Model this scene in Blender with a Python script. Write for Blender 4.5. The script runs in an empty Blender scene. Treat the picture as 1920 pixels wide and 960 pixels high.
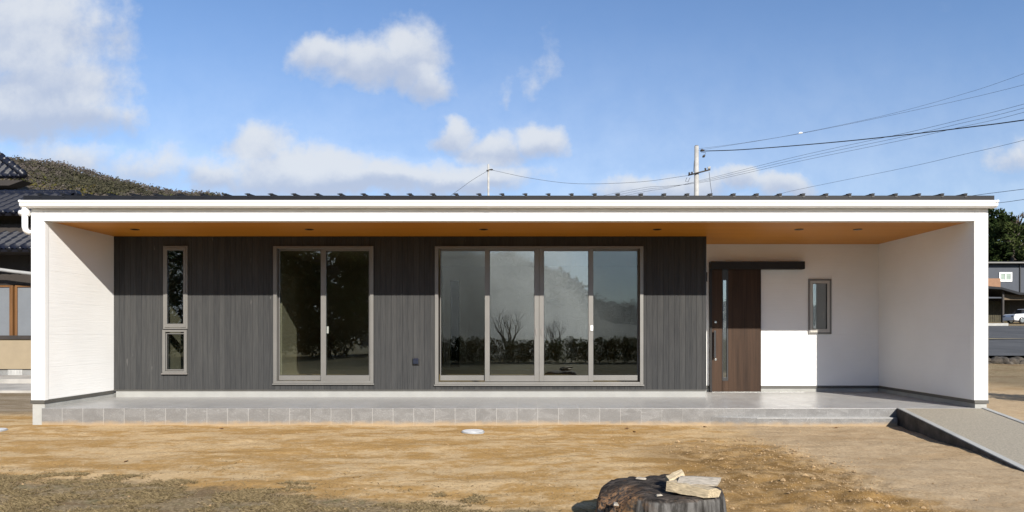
import bpy, bmesh, math, random
from mathutils import Vector, Matrix, noise as mn
random.seed(7)
R = math.radians
scene = bpy.context.scene
col = scene.collection

# ---------------------------------------------------------------- camera, world, sun, exposure
F = 1280.0; VX = 985.0; VY = 622.0; CAMZ = 1.307
cam_d = bpy.data.cameras.new('camera'); cam = bpy.data.objects.new('camera', cam_d); col.objects.link(cam)
cam.location = (0, 0, CAMZ); cam.rotation_euler = (R(90), 0, 0)
cam_d.sensor_width = 36; cam_d.lens = 24
cam_d.shift_x = (960 - VX) / 1920; cam_d.shift_y = (VY - 480) / 1920
cam_d.clip_end = 6000; cam_d.clip_start = 0.1
scene.camera = cam

SUN_FROM = Vector((0.424, -1.0, 0.585)).normalized()
SKY_STRENGTH = 0.110
SUN_STRENGTH = 5.0
EXPOSURE = 0.72
scene.view_settings.view_transform = 'Standard'
scene.view_settings.look = 'None'
scene.view_settings.gamma = 1.0
scene.view_settings.use_curve_mapping = False
scene.view_settings.exposure = EXPOSURE
scene.render.engine = 'CYCLES'
scene.cycles.use_denoising = True
scene.cycles.max_bounces = 8
scene.cycles.transparent_max_bounces = 12
scene.cycles.caustics_reflective = False
scene.cycles.caustics_refractive = False
scene.cycles.sample_clamp_indirect = 6.0

sun_d = bpy.data.lights.new('sun', 'SUN'); sun = bpy.data.objects.new('sun', sun_d); col.objects.link(sun)
sun.rotation_euler = SUN_FROM.to_track_quat('Z', 'Y').to_euler()
sun_d.energy = SUN_STRENGTH; sun_d.angle = R(0.5); sun_d.color = (1.0, 0.94, 0.84)


class NT:
    """thin helper over a node tree"""
    def __init__(s, tree): s.t = tree; s.n = tree.nodes; s.l = tree.links
    def node(s, kind, **kw):
        n = s.n.new(kind)
        for k, v in kw.items(): setattr(n, k, v)
        return n
    def set(s, sock, v):
        if isinstance(v, bpy.types.NodeSocket): s.l.new(v, sock)
        elif v is not None: sock.default_value = v
    def math(s, op, a, b=None, c=None, clamp=False):
        n = s.node('ShaderNodeMath', operation=op, use_clamp=clamp)
        s.set(n.inputs[0], a); s.set(n.inputs[1], b)
        if c is not None: s.set(n.inputs[2], c)
        return n.outputs[0]
    def vmath(s, op, a, b=None):
        n = s.node('ShaderNodeVectorMath', operation=op)
        s.set(n.inputs[0], a)
        if b is not None: s.set(n.inputs[1], b)
        return n.outputs[0]
    def mix(s, fac, a, b, mode='MIX'):
        n = s.node('ShaderNodeMix', data_type='RGBA', blend_type=mode)
        s.set(n.inputs[0], fac)
        for sock, v in ((n.inputs[6], a), (n.inputs[7], b)):
            if isinstance(v, (tuple, list)) and len(v) == 3: v = (*v, 1)
            s.set(sock, v)
        return n.outputs[2]
    def noise(s, vec, scale, detail=4, rough=0.55, dist=0.0):
        n = s.node('ShaderNodeTexNoise')
        s.set(n.inputs['Vector'], vec); n.inputs['Scale'].default_value = scale
        n.inputs['Detail'].default_value = detail; n.inputs['Roughness'].default_value = rough
        n.inputs['Distortion'].default_value = dist
        return n.outputs['Fac']
    def sstep(s, v, lo, hi, a=0.0, b=1.0):
        n = s.node('ShaderNodeMapRange', interpolation_type='SMOOTHSTEP')
        s.set(n.inputs[0], v)
        for i, x in zip((1, 2, 3, 4), (lo, hi, a, b)): s.set(n.inputs[i], x)
        return n.outputs[0]
    def xyz(s, v):
        n = s.node('ShaderNodeSeparateXYZ'); s.set(n.inputs[0], v); return n.outputs
    def comb(s, x, y, z):
        n = s.node('ShaderNodeCombineXYZ')
        for i, v in enumerate((x, y, z)): s.set(n.inputs[i], v)
        return n.outputs[0]


world = bpy.data.worlds.new('World'); scene.world = world; world.use_nodes = True
W = NT(world.node_tree); W.n.clear()
sky = W.node('ShaderNodeTexSky', sky_type='NISHITA', sun_disc=False)
sky.sun_elevation = math.asin(SUN_FROM.z); sky.sun_rotation = math.atan2(SUN_FROM.x, SUN_FROM.y)
sky.air_density = 1.0; sky.dust_density = 0.0; sky.ozone_density = 2.2; sky.altitude = 0
tc = W.node('ShaderNodeTexCoord').outputs['Generated']
dx, dy, dz = W.xyz(tc)
ay = W.math('MAXIMUM', W.math('ABSOLUTE', dy), 0.08)
cu = W.math('DIVIDE', dx, ay); cv = W.math('DIVIDE', dz, ay)
cp = W.comb(cu, cv, W.math('MULTIPLY', dy, 0.6))
wob1 = W.math('SUBTRACT', W.noise(cp, 9.0, 5, 0.6), 0.5)
wob2 = W.math('SUBTRACT', W.noise(W.vmath('ADD', cp, (5.2, 1.3, 8.1)), 9.0, 5, 0.6), 0.5)
fine = W.math('SUBTRACT', W.noise(cp, 26.0, 8, 0.62), 0.5)
wu = W.math('MULTIPLY_ADD', wob1, 0.085, cu)
wv = W.math('MULTIPLY_ADD', wob2, 0.075, cv)
# cumulus banks, each an ellipse of sky directions (bearing slope, height slope, half sizes, thickness, softness)
BANKS = [
 (40, 60, 210, 150, 1.05), (80, 175, 200, 120, 1.05), (1290, 350, 120, 44, .85), (880, 335, 200, 46, .8), (640, 345, 330, 52, .85), (130, 300, 200, 60, .6), (150, 215, 130, 60, .8), (20, 225, 120, 70, .9), (180, 40, 70, 70, .45),
 (605, 102, 78, 48, .95), (690, 118, 120, 62, 1.0), (775, 105, 85, 85, 1.05), (815, 160, 62, 46, .9),
 (490, 275, 95, 62, .85), (560, 325, 230, 66, .95), (735, 335, 130, 56, .9), (400, 330, 130, 50, .7), (300, 330, 110, 42, .45), (110, 290, 160, 36, .5),
 (845, 255, 62, 44, .95), (925, 283, 105, 50, .95), (1010, 272, 70, 50, 1.0), (905, 345, 110, 36, .8),
 (942, 190, 26, 44, .27), (1030, 125, 34, 66, .22), (1000,165,36,50,.2), (215, 70, 50, 90, .45), (235, 225, 60, 45, .5), (270, 320, 190, 60, .55), (800, 330, 120, 50, .7),
 (1385, 338, 60, 34, 1.0), (1470, 346, 80, 36, .9), (1180, 350, 110, 36, .85), (1905, 300, 85, 60, .62),
]
dens = None; body = None
for (px, py, a, b, k) in BANKS:
    e1 = W.math('MULTIPLY', W.math('SUBTRACT', wu, (px - VX) / F), F / a)
    e2 = W.math('MULTIPLY', W.math('SUBTRACT', wv, (VY - py) / F), F / b)
    q = W.math('MULTIPLY_ADD', e1, e1, W.math('MULTIPLY', e2, e2))
    d = W.math('MULTIPLY', W.math('SUBTRACT', 1.0, W.math('SQRT', q)), k)
    # height within its own bank tells the sunlit crown from the grey underside
    h = W.math('MULTIPLY', e2, W.math('MAXIMUM', d, 0.0))
    dens = d if dens is None else W.math('MAXIMUM', dens, d)
    body = h if body is None else W.math('ADD', body, h)
dens = W.math('MULTIPLY_ADD', fine, 0.66, dens)
cover = W.sstep(dens, -0.12, 0.60)
haze_low = W.sstep(cv, 0.12, 0.50, 0.46, 0.03)
wisp = W.math('MULTIPLY', W.sstep(W.noise(W.vmath('MULTIPLY', cp, (1.0, 2.2, 1.0)), 5.0, 6, 0.6), 0.52, 0.75), 0.35)
cover = W.math('MAXIMUM', W.math('MULTIPLY', cover, 0.93), W.math('MULTIPLY', wisp, W.sstep(cv, 0.15, 0.45, 1.0, 0.25)))
cover = W.math('MAXIMUM', cover, haze_low)
lit = W.math('ADD', W.math('MULTIPLY', body, 1.3), W.math('MULTIPLY', fine, 0.9))
lit = W.math('ADD', lit, W.math('MULTIPLY', wob2, -0.8))
lit = W.sstep(lit, -0.45, 0.42)
CLOUD_LO, CLOUD_HI = (2.7, 3.1, 3.95), (4.15, 4.35, 4.65)
ccol = W.mix(lit, CLOUD_LO, CLOUD_HI)
skyc = W.mix(1.0, sky.outputs[0], (0.68, 0.765, 0.885), 'MULTIPLY')
upm = W.sstep(dz, 0.0, 0.05)
cover = W.math('MULTIPLY', cover, upm)
final = W.mix(cover, skyc, ccol)
bg = W.node('ShaderNodeBackground'); W.l.new(final, bg.inputs[0]); bg.inputs[1].default_value = SKY_STRENGTH
out = W.node('ShaderNodeOutputWorld'); W.l.new(bg.outputs[0], out.inputs[0])


# ---------------------------------------------------------------- materials
ALB = 0.76     # the photograph is exposed for the shade: dry, slightly dark base colours under a strong low sun
def mat(name, base, rough=0.7, var=0.12, vscale=3.0, stretch=(1, 1, 1), bump=0.0, bscale=None, metallic=0.0, spec=0.5, fn=None, dark=None):
    m = bpy.data.materials.new(name); m.use_nodes = True
    T = NT(m.node_tree); b = T.n['Principled BSDF']
    pos = T.node('ShaderNodeNewGeometry').outputs['Position'] if fn != 'obj' else T.node('ShaderNodeTexCoord').outputs['Object']
    p = T.vmath('MULTIPLY', pos, stretch)
    n1 = T.noise(p, vscale, 6, 0.6)
    base = tuple(c * ALB for c in base)
    lo = tuple(c * (1 - var) for c in base) if dark is None else dark
    hi = tuple(min(1, c * (1 + var)) for c in base)
    c = T.mix(T.sstep(n1, 0.3, 0.7), lo, hi)
    b.inputs['Roughness'].default_value = rough; b.inputs['Metallic'].default_value = metallic
    b.inputs['Specular IOR Level'].default_value = spec
    m['T'] = 0
    T.l.new(c, b.inputs['Base Color'])
    if bump:
        bn = T.node('ShaderNodeBump'); bn.inputs['Strength'].default_value = 1.0; bn.inputs['Distance'].default_value = bump
        T.l.new(T.noise(p, bscale or vscale * 6, 5, 0.6), bn.inputs['Height']); T.l.new(bn.outputs[0], b.inputs['Normal'])
    return m


def mat_siding():
    m = bpy.data.materials.new('white_siding'); m.use_nodes = True
    T = NT(m.node_tree); b = T.n['Principled BSDF']
    pos = T.node('ShaderNodeNewGeometry').outputs['Position']
    px, py, pz = T.xyz(pos)
    w = T.noise(T.vmath('MULTIPLY', pos, (1.6, 1.6, 1.0)), 1.0, 3)
    zz = T.math('MULTIPLY_ADD', w, 0.02, pz)
    n1 = T.noise(T.comb(T.math('MULTIPLY', px, 2.2), T.math('MULTIPLY', py, 2.2), T.math('MULTIPLY', zz, 46)), 1.0, 3, 0.55)
    n2 = T.noise(T.vmath('MULTIPLY', pos, (9, 9, 90)), 1.0, 3, 0.5)
    h = T.math('MULTIPLY_ADD', n2, 0.35, n1)
    # butt joint between the 455 mm siding courses
    fz = T.math('FRACT', T.math('DIVIDE', T.math('SUBTRACT', pz, 0.35), 0.4545))
    j = T.sstep(T.math('ABSOLUTE', T.math('SUBTRACT', fz, 0.5)), 0.492, 0.499)
    h = T.math('MULTIPLY_ADD', j, -0.6, h)
    bn = T.node('ShaderNodeBump'); bn.inputs['Strength'].default_value = 0.6; bn.inputs['Distance'].default_value = 0.004
    T.l.new(h, bn.inputs['Height']); T.l.new(bn.outputs[0], b.inputs['Normal'])
    c = T.mix(T.sstep(T.noise(pos, 0.9, 5), 0.3, 0.7), (0.755, 0.755, 0.745), (0.80, 0.80, 0.79))
    T.l.new(c, b.inputs['Base Color']); b.inputs['Roughness'].default_value = 0.75
    b.inputs['Specular IOR Level'].default_value = 0.25
    return m


BOARD = 0.0905
def mat_boards():
    m = bpy.data.materials.new('dark_wood_grain_cladding'); m.use_nodes = True
    T = NT(m.node_tree); b = T.n['Principled BSDF']
    pos = T.node('ShaderNodeNewGeometry').outputs['Position']
    px, py, pz = T.xyz(pos)
    idx = T.math('FLOOR', T.math('DIVIDE', T.math('ADD', px, 6.711), BOARD))
    wn = T.node('ShaderNodeTexWhiteNoise', noise_dimensions='1D'); T.l.new(idx, wn.inputs['W'])
    rnd = wn.outputs['Value']
    vec = T.comb(T.math('MULTIPLY', px, 60), T.math('MULTIPLY', idx, 3.7), T.math('MULTIPLY_ADD', rnd, 9.0, T.math('MULTIPLY', pz, 2.4)))
    g1 = T.noise(vec, 1.0, 5, 0.65, 0.3)
    g2 = T.noise(T.vmath('MULTIPLY', vec, (0.35, 1, 0.45)), 1.0, 3)
    f = T.math('ADD', T.math('MULTIPLY', T.sstep(g1, 0.25, 0.75), 0.6), T.math('MULTIPLY', rnd, 0.34))
    f = T.math('MULTIPLY_ADD', T.sstep(g2, 0.45, 0.75), 0.16, f)
    c = T.mix(f, (0.031, 0.032, 0.034), (0.062, 0.0618, 0.061))
    knot = T.sstep(T.noise(T.comb(T.math('MULTIPLY', px, 14), T.math('MULTIPLY', idx, 2.1), T.math('MULTIPLY', pz, 3)), 1.0, 2), 0.74, 0.78)
    c = T.mix(T.math('MULTIPLY', knot, 0.3), c, (0.22, 0.21, 0.2))
    T.l.new(c, b.inputs['Base Color'])
    b.inputs['Roughness'].default_value = 0.75; b.inputs['Specular IOR Level'].default_value = 0.02
    bn = T.node('ShaderNodeBump'); bn.inputs['Strength'].default_value = 0.6; bn.inputs['Distance'].default_value = 0.002
    T.l.new(g1, bn.inputs['Height']); T.l.new(bn.outputs[0], b.inputs['Normal'])
    return m


def mat_wood(name, c0, c1, rough=0.45, axis=2, dens=45, along=1.5, bump=0.001, spec=0.4):
    m = bpy.data.materials.new(name); m.use_nodes = True
    T = NT(m.node_tree); b = T.n['Principled BSDF']
    pos = T.node('ShaderNodeTexCoord').outputs['Object']
    s = [dens] * 3; s[axis] = along
    g = T.noise(T.vmath('MULTIPLY', pos, tuple(s)), 1.0, 5, 0.62, 0.4)
    g2 = T.noise(T.vmath('MULTIPLY', pos, tuple(x * 0.2 for x in s)), 1.0, 3)
    f = T.math('MULTIPLY_ADD', T.sstep(g2, 0.3, 0.7), 0.5, T.math('MULTIPLY', T.sstep(g, 0.25, 0.75), 0.5))
    T.l.new(T.mix(f, c0, c1), b.inputs['Base Color'])
    b.inputs['Roughness'].default_value = rough; b.inputs['Specular IOR Level'].default_value = spec
    bn = T.node('ShaderNodeBump'); bn.inputs['Distance'].default_value = bump; bn.inputs['Strength'].default_value = 0.6
    T.l.new(g, bn.inputs['Height']); T.l.new(bn.outputs[0], b.inputs['Normal'])
    return m


TILE = 0.2885
def mat_tiles(name, face):
    """large format stone-look porcelain tiles; face 'top' has joints in x and y, 'front' in x"""
    m = bpy.data.materials.new(name); m.use_nodes = True
    T = NT(m.node_tree); b = T.n['Principled BSDF']
    pos = T.node('ShaderNodeNewGeometry').outputs['Position']
    px, py, pz = T.xyz(pos)
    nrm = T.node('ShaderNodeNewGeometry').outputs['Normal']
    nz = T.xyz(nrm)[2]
    tx = T.math('DIVIDE', T.math('ADD', px, 6.75), TILE); ty = T.math('DIVIDE', T.math('SUBTRACT', py, 9.52), TILE)
    fx = T.math('ABSOLUTE', T.math('SUBTRACT', T.math('FRACT', tx), 0.5)); fy = T.math('ABSOLUTE', T.math('SUBTRACT', T.math('FRACT', ty), 0.5))
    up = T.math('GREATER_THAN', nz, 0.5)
    jx = T.sstep(fx, 0.4865, 0.491); jy = T.math('MULTIPLY', T.sstep(fy, 0.486, 0.492), up)
    j = T.math('MAXIMUM', jx, jy)
    idv = T.comb(T.math('FLOOR', tx), T.math('MULTIPLY', T.math('FLOOR', ty), up), up)
    wn = T.node('ShaderNodeTexWhiteNoise', noise_dimensions='3D'); T.l.new(idv, wn.inputs['Vector'])
    rnd = wn.outputs['Value']
    sv = T.vmath('ADD', pos, T.vmath('MULTIPLY', wn.outputs['Color'], (7, 7, 7)))
    veins = T.noise(T.vmath('MULTIPLY', sv, (2.2, 3, 4.5)), 1.6, 6, 0.6, 1.2)
    spk = T.noise(pos, 90, 3)
    f = T.math('ADD', T.math('MULTIPLY', rnd, 0.26), T.math('MULTIPLY', T.sstep(veins, 0.32, 0.7), 0.55))
    c = T.mix(f, T.mix(up, (0.138, 0.135, 0.132), (0.275, 0.272, 0.266)), T.mix(up, (0.192, 0.188, 0.183), (0.35, 0.346, 0.338)))  # upward faces coloured lighter for the light they reflect, fronts darker
    c = T.mix(T.math('MULTIPLY', T.sstep(spk, 0.45, 0.7), 0.15), c, (0.5, 0.5, 0.5))
    line = T.sstep(T.math('ABSOLUTE', T.math('SUBTRACT', veins, 0.56)), 0.004, 0.0)
    c = T.mix(T.math('MULTIPLY', line, 0.35), c, (0.6, 0.6, 0.6))
    c = T.mix(T.math('MULTIPLY', j, T.sstep(px, 0.6, 2.6, 0.62, 0.14)), c, (0.40, 0.39, 0.375))
    spl = T.sstep(T.math('MULTIPLY_ADD', T.noise(T.vmath('MULTIPLY', pos, (7, 7, 22)), 1.0, 5, 0.65), 0.10, T.math('MULTIPLY', pz, -1.0)), -0.035, 0.055)
    c = T.mix(T.math('MULTIPLY', spl, T.math('SUBTRACT', 0.75, T.math('MULTIPLY', up, 0.75))), c, (0.36, 0.25, 0.13))
    T.l.new(c, b.inputs['Base Color'])
    T.l.new(T.sstep(veins, 0.3, 0.7, 0.28, 0.44), b.inputs['Roughness'])
    bn = T.node('ShaderNodeBump'); bn.inputs['Distance'].default_value = 0.0015
    T.l.new(T.math('MULTIPLY_ADD', j, -0.4, T.math('MULTIPLY', spk, 0.25)), bn.inputs['Height']); T.l.new(bn.outputs[0], b.inputs['Normal'])
    return m


def mat_glass(name='window_glass', f0=0.20, tint=(0.74, 0.755, 0.73)):
    m = bpy.data.materials.new(name); m.use_nodes = True
    T = NT(m.node_tree); T.n.clear()
    o = T.node('ShaderNodeOutputMaterial'); mx = T.node('ShaderNodeMixShader')
    tr = T.node('ShaderNodeBsdfTransparent'); tr.inputs[0].default_value = (*tint, 1)
    gl = T.node('ShaderNodeBsdfGlossy'); gl.inputs['Roughness'].default_value = 0.0; gl.inputs['Color'].default_value = (0.93, 0.98, 0.98, 1)
    geo = T.node('ShaderNodeNewGeometry'); pos = geo.outputs['Position']
    dt = T.node('ShaderNodeVectorMath', operation='DOT_PRODUCT'); T.l.new(geo.outputs['Normal'], dt.inputs[0]); T.l.new(geo.outputs['Incoming'], dt.inputs[1])
    fr = T.math('POWER', T.math('SUBTRACT', 1.0, T.math('ABSOLUTE', dt.outputs['Value'])), 5.0)
    fr = T.math('MULTIPLY_ADD', fr, 1.0 - f0, f0, clamp=True)
    bn = T.node('ShaderNodeBump'); bn.inputs['Distance'].default_value = 0.0006; bn.inputs['Strength'].default_value = 0.5
    T.l.new(T.noise(pos, 1.6, 1), bn.inputs['Height']); T.l.new(bn.outputs[0], gl.inputs['Normal'])
    T.l.new(fr, mx.inputs[0]); T.l.new(tr.outputs[0], mx.inputs[1]); T.l.new(gl.outputs[0], mx.inputs[2])
    T.l.new(mx.outputs[0], o.inputs[0])
    return m


def mat_leaf(name, c0, c1, scale=0.35, trans=0.25, attr=False):
    m = bpy.data.materials.new(name); m.use_nodes = True
    T = NT(m.node_tree); T.n.clear()
    o = T.node('ShaderNodeOutputMaterial')
    pos = T.node('ShaderNodeNewGeometry').outputs['Position']
    g = T.node('ShaderNodeNewGeometry').outputs['Random Per Island']
    f = T.math('ADD', T.math('MULTIPLY', T.sstep(T.noise(pos, scale, 3), 0.35, 0.65), 0.5), T.math('MULTIPLY', g, 0.5))
    c = T.mix(f, c0, c1)
    if attr:
        a = T.node('ShaderNodeAttribute', attribute_name='tint')
        c = T.mix(1.0, a.outputs['Color'], T.mix(g, (0.62, 0.62, 0.62), (0.92, 0.92, 0.92)), 'MULTIPLY')
    d = T.node('ShaderNodeBsdfDiffuse'); t = T.node('ShaderNodeBsdfTranslucent'); mx = T.node('ShaderNodeMixShader')
    mx.inputs[0].default_value = trans
    T.l.new(c, d.inputs[0]); T.l.new(c, t.inputs[0])
    T.l.new(d.outputs[0], mx.inputs[1]); T.l.new(t.outputs[0], mx.inputs[2]); T.l.new(mx.outputs[0], o.inputs[0])
    return m


M = {}
M['siding'] = mat_siding()
M['boards'] = mat_boards()
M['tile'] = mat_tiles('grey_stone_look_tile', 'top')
M['glass'] = mat_glass()
M['screened'] = mat_glass('glass_behind_insect_screen', 0.085, (0.6, 0.63, 0.61))
M['dim_glass'] = mat_glass('neighbour_glass', 0.06, (0.4, 0.42, 0.42))
M['white_metal'] = mat('white_coated_metal', (1.0, 1.0, 0.99), 0.35, 0.02)
M['frame'] = mat('champagne_aluminium', (0.225, 0.217, 0.204), 0.42, 0.05, metallic=0.25)
M['frame_dark'] = mat('bronze_aluminium', (0.27, 0.25, 0.235), 0.42, 0.04, metallic=0.3)  # bronze tone for finger pulls, low sill and recess trim
M['black'] = mat('black_coated_metal', (0.018, 0.018, 0.02), 0.4, 0.1)
M['rail'] = mat('dark_brown_coated_metal', (0.014, 0.012, 0.012), 0.5, 0.08, spec=0.3)
M['roof'] = mat('dark_seamed_steel', (0.012, 0.013, 0.017), 0.5, 0.1, spec=0.2)
M['flash'] = mat('bronze_drip_flashing', (0.10, 0.095, 0.085), 0.5, 0.1)
M['soffit'] = mat_wood('amber_wood_soffit', (0.48, 0.18, 0.014), (0.60, 0.245, 0.024), 0.45, 0, 22, 0.8)
M['door'] = mat_wood('walnut_door_face', (0.019, 0.0108, 0.007), (0.058, 0.033, 0.0205), 0.55, 2, 38, 1.1, spec=0.15)
M['concrete'] = mat('grey_concrete', (0.42, 0.42, 0.40), 0.85, 0.14, 2.0, bump=0.003, bscale=40)
M['paint_base'] = mat('pale_foundation_render', (0.36, 0.36, 0.345), 0.85, 0.06, 3.0, bump=0.001, bscale=50)
M['plaster'] = mat('interior_plaster', (0.72, 0.69, 0.60), 0.9, 0.04)
M['cabinet'] = mat('cream_closet_front', (0.70, 0.66, 0.52), 0.6, 0.04)
M['floor_in'] = mat_wood('interior_wood_floor', (0.42, 0.30, 0.14), (0.58, 0.43, 0.22), 0.5, 0, 14, 1.2)
M['steel'] = mat('brushed_steel', (0.6, 0.6, 0.58), 0.25, 0.05, metallic=1.0)
M['cover'] = mat('white_plastic_cover', (0.74, 0.75, 0.76), 0.5, 0.12, 14)
M['cover_rim'] = mat('grey_plastic_rim', (0.36, 0.38, 0.40), 0.6, 0.15, 14)
M['rubber'] = mat('tyre_rubber', (0.02, 0.02, 0.02), 0.8, 0.1)


# ---------------------------------------------------------------- mesh helpers
class MB:
    def __init__(s): s.v = []; s.f = []; s.sm = []; s.mi = []
    def add(s, vs, fs, smooth=False, mi=0):
        o = len(s.v); s.v += [tuple(v) for v in vs]
        for f in fs: s.f.append(tuple(i + o for i in f)); s.sm.append(smooth); s.mi.append(mi)
    def box(s, x0, x1, y0, y1, z0, z1, mi=0):
        s.add([(x0,y0,z0),(x1,y0,z0),(x1,y1,z0),(x0,y1,z0),(x0,y0,z1),(x1,y0,z1),(x1,y1,z1),(x0,y1,z1)],
              [(0,3,2,1),(4,5,6,7),(0,1,5,4),(1,2,6,5),(2,3,7,6),(3,0,4,7)], mi=mi)
    def ring_frame(s, x0, x1, z0, z1, y0, y1, wl, wr, wb, wt):
        s.box(x0, x0 + wl, y0, y1, z0, z1); s.box(x1 - wr, x1, y0, y1, z0, z1)
        s.box(x0 + wl, x1 - wr, y0, y1, z0, z0 + wb); s.box(x0 + wl, x1 - wr, y0, y1, z1 - wt, z1)
    def prism(s, poly, axis, a, b, mi=0):
        """poly of 2-D points extruded along axis from a to b"""
        n = len(poly)
        def p(q, t):
            return {'x': (t, q[0], q[1]), 'y': (q[0], t, q[1]), 'z': (q[0], q[1], t)}[axis]
        vs = [p(q, a) for q in poly] + [p(q, b) for q in poly]
        fs = [tuple(range(n))[::-1], tuple(range(n, 2 * n))] + [(i, (i + 1) % n, n + (i + 1) % n, n + i) for i in range(n)]
        s.add(vs, fs, mi=mi)
    def tube(s, pts, radii, n=8, caps=True, smooth=True, mi=0):
        pts = [Vector(p) for p in pts]
        if not isinstance(radii, (list, tuple)): radii = [radii] * len(pts)
        vs = []; up = None
        for i, p in enumerate(pts):
            t = (pts[min(i + 1, len(pts) - 1)] - pts[max(i - 1, 0)]).normalized()
            if up is None: up = t.orthogonal().normalized()
            else: up = (up - t * up.dot(t)).normalized()
            w = t.cross(up)
            for k in range(n):
                a = 2 * math.pi * k / n
                vs.append(p + (up * math.cos(a) + w * math.sin(a)) * radii[i])
        fs = []
        for i in range(len(pts) - 1):
            for k in range(n):
                fs.append((i*n+k, i*n+(k+1)%n, (i+1)*n+(k+1)%n, (i+1)*n+k))
        if caps: fs.append(tuple(range(n))[::-1]); fs.append(tuple(range((len(pts)-1)*n, len(pts)*n)))
        s.add(vs, fs, smooth, mi)
    def disc(s, c, r, h, n=28, dome=0.0, axis='z'):
        c = Vector(c); vs = []
        for z in (0, h):
            for k in range(n):
                a = 2 * math.pi * k / n
                d = {'z': (math.cos(a)*r, math.sin(a)*r, z), 'y': (math.cos(a)*r, z, math.sin(a)*r), 'x': (z, math.cos(a)*r, math.sin(a)*r)}[axis]
                vs.append(c + Vector(d))
        fs = [tuple(range(n))[::-1], tuple(range(n, 2*n))] + [(k, (k+1)%n, n+(k+1)%n, n+k) for k in range(n)]
        s.add(vs, fs)
    def build(s, name, m, parent=None, bevel=0.0, seg=2, origin=None):
        me = bpy.data.meshes.new(name)
        o = bpy.data.objects.new(name, me)
        vs = s.v
        if origin is not None: vs = [(v[0]-origin[0], v[1]-origin[1], v[2]-origin[2]) for v in s.v]
        me.from_pydata(vs, [], s.f)
        for p, sm, mi in zip(me.polygons, s.sm, s.mi): p.use_smooth = sm; p.material_index = mi
        for mm in (m if isinstance(m, (list, tuple)) else [m]): me.materials.append(mm)
        bm = bmesh.new(); bm.from_mesh(me); bmesh.ops.recalc_face_normals(bm, faces=bm.faces); bm.to_mesh(me); bm.free()
        col.objects.link(o)
        if origin is not None: o.location = origin
        if parent is not None: o.parent = parent
        if bevel:
            md = o.modifiers.new('edge', 'BEVEL'); md.width = bevel; md.segments = seg; md.limit_method = 'ANGLE'; md.angle_limit = R(40)
        return o


def raw_mesh(name, vs, fs, m, parent=None, smooth=False, tint=None):
    me = bpy.data.meshes.new(name); me.from_pydata(vs, [], fs)
    if smooth:
        me.polygons.foreach_set('use_smooth', [True] * len(me.polygons))
    me.materials.append(m)
    if tint is not None:
        a = me.color_attributes.new('tint', 'FLOAT_COLOR', 'POINT')
        a.data.foreach_set('color', [c for t in tint for c in (*t, 1.0)])
    o = bpy.data.objects.new(name, me); col.objects.link(o)
    if parent is not None: o.parent = parent
    return o


def tag(o, label=None, cat=None, group=None, kind=None):
    if label: o['label'] = label
    if cat: o['category'] = cat
    if group: o['group'] = group
    if kind: o['kind'] = kind
    return o


def empty(name, loc, label, cat, group=None):
    o = bpy.data.objects.new(name, None); col.objects.link(o); o.empty_display_size = 0.2
    o['ox'] = 0; del o['ox']
    o.location = loc
    return tag(o, label, cat, group)


def P(px, py, d):
    """point seen along a bearing at a distance d in front of the house side"""
    return Vector(((px - VX) / F * d, d, CAMZ + (VY - py) / F * d))


def fbm(x, y, z=0.0, o=4):
    return mn.fractal(Vector((x, y, z)), 0.9, 2.1, o)


def sst(a, b, x):
    t = max(0.0, min(1.0, (x - a) / (b - a))); return t * t * (3 - 2 * t)


def lerp_tab(tab, x):
    if x <= tab[0][0]: return tab[0][1]
    for (a, b), (c, d) in zip(tab, tab[1:]):
        if x <= c: return b + (d - b) * (x - a) / (c - a)
    return tab[-1][1]


# ---------------------------------------------------------------- terrain
RISE = [(20.5, 0), (24, 0.34), (65, 1.9), (72, 2.25), (110, 3.4), (200, 6.0), (3000, 6.0)]
def terrain(x, y):
    return lerp_tab(RISE, y) * sst(7.5, 11.5, x) if y > 20 else 0.0
def road_mask(x, y):
    return 1.0 if (11.0 < x < 140 and 25.2 < y < 64) else 0.0
def ground_h(x, y):
    h = terrain(x, y)
    if 3 < y < 30 and abs(x) < 25:
        near = sst(13.5, 9.6, abs(x)) if y < 12 else 0.4
        h += 0.018 * fbm(x * 0.7, y * 1.1, 3.1) * near
        h += 0.008 * fbm(x * 3.2, y * 4.5, 7.7) * near
        soil = sst(1.2, 1.9, x) * sst(3.5, 2.8, x) * sst(8.6, 7.4, y)
        h += soil * 0.03 * fbm(x * 4.5, y * 4.5, 1.7, 5)
        if y > 9.2 and y < 12: h = min(h, 0.012)
    return h


def axis_samples(lo, hi, step, outs):
    a = []
    v = lo
    while v < hi - 1e-6: a.append(v); v += step
    a.append(hi)
    l = []; s = step; v = lo
    while v > outs[0]: s *= 1.16; v -= s; l.append(v)
    r = []; s = step; v = hi
    while v < outs[1]: s *= 1.16; v += s; r.append(v)
    return l[::-1] + a + r


xs = axis_samples(-9, 9, 0.05, (-2500, 2500)); ys = axis_samples(4.6, 9.8, 0.04, (-2500, 3000))
gv = []; gf = []
for y in ys:
    for x in xs:
        h = ground_h(x, y)
        if road_mask(x, y) or road_mask(x + 1.5, y + 1.5): h -= 0.12
        gv.append((x, y, h))
nx = len(xs)
for j in range(len(ys) - 1):
    for i in range(nx - 1):
        gf.append((j*nx+i, j*nx+i+1, (j+1)*nx+i+1, (j+1)*nx+i))


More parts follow.
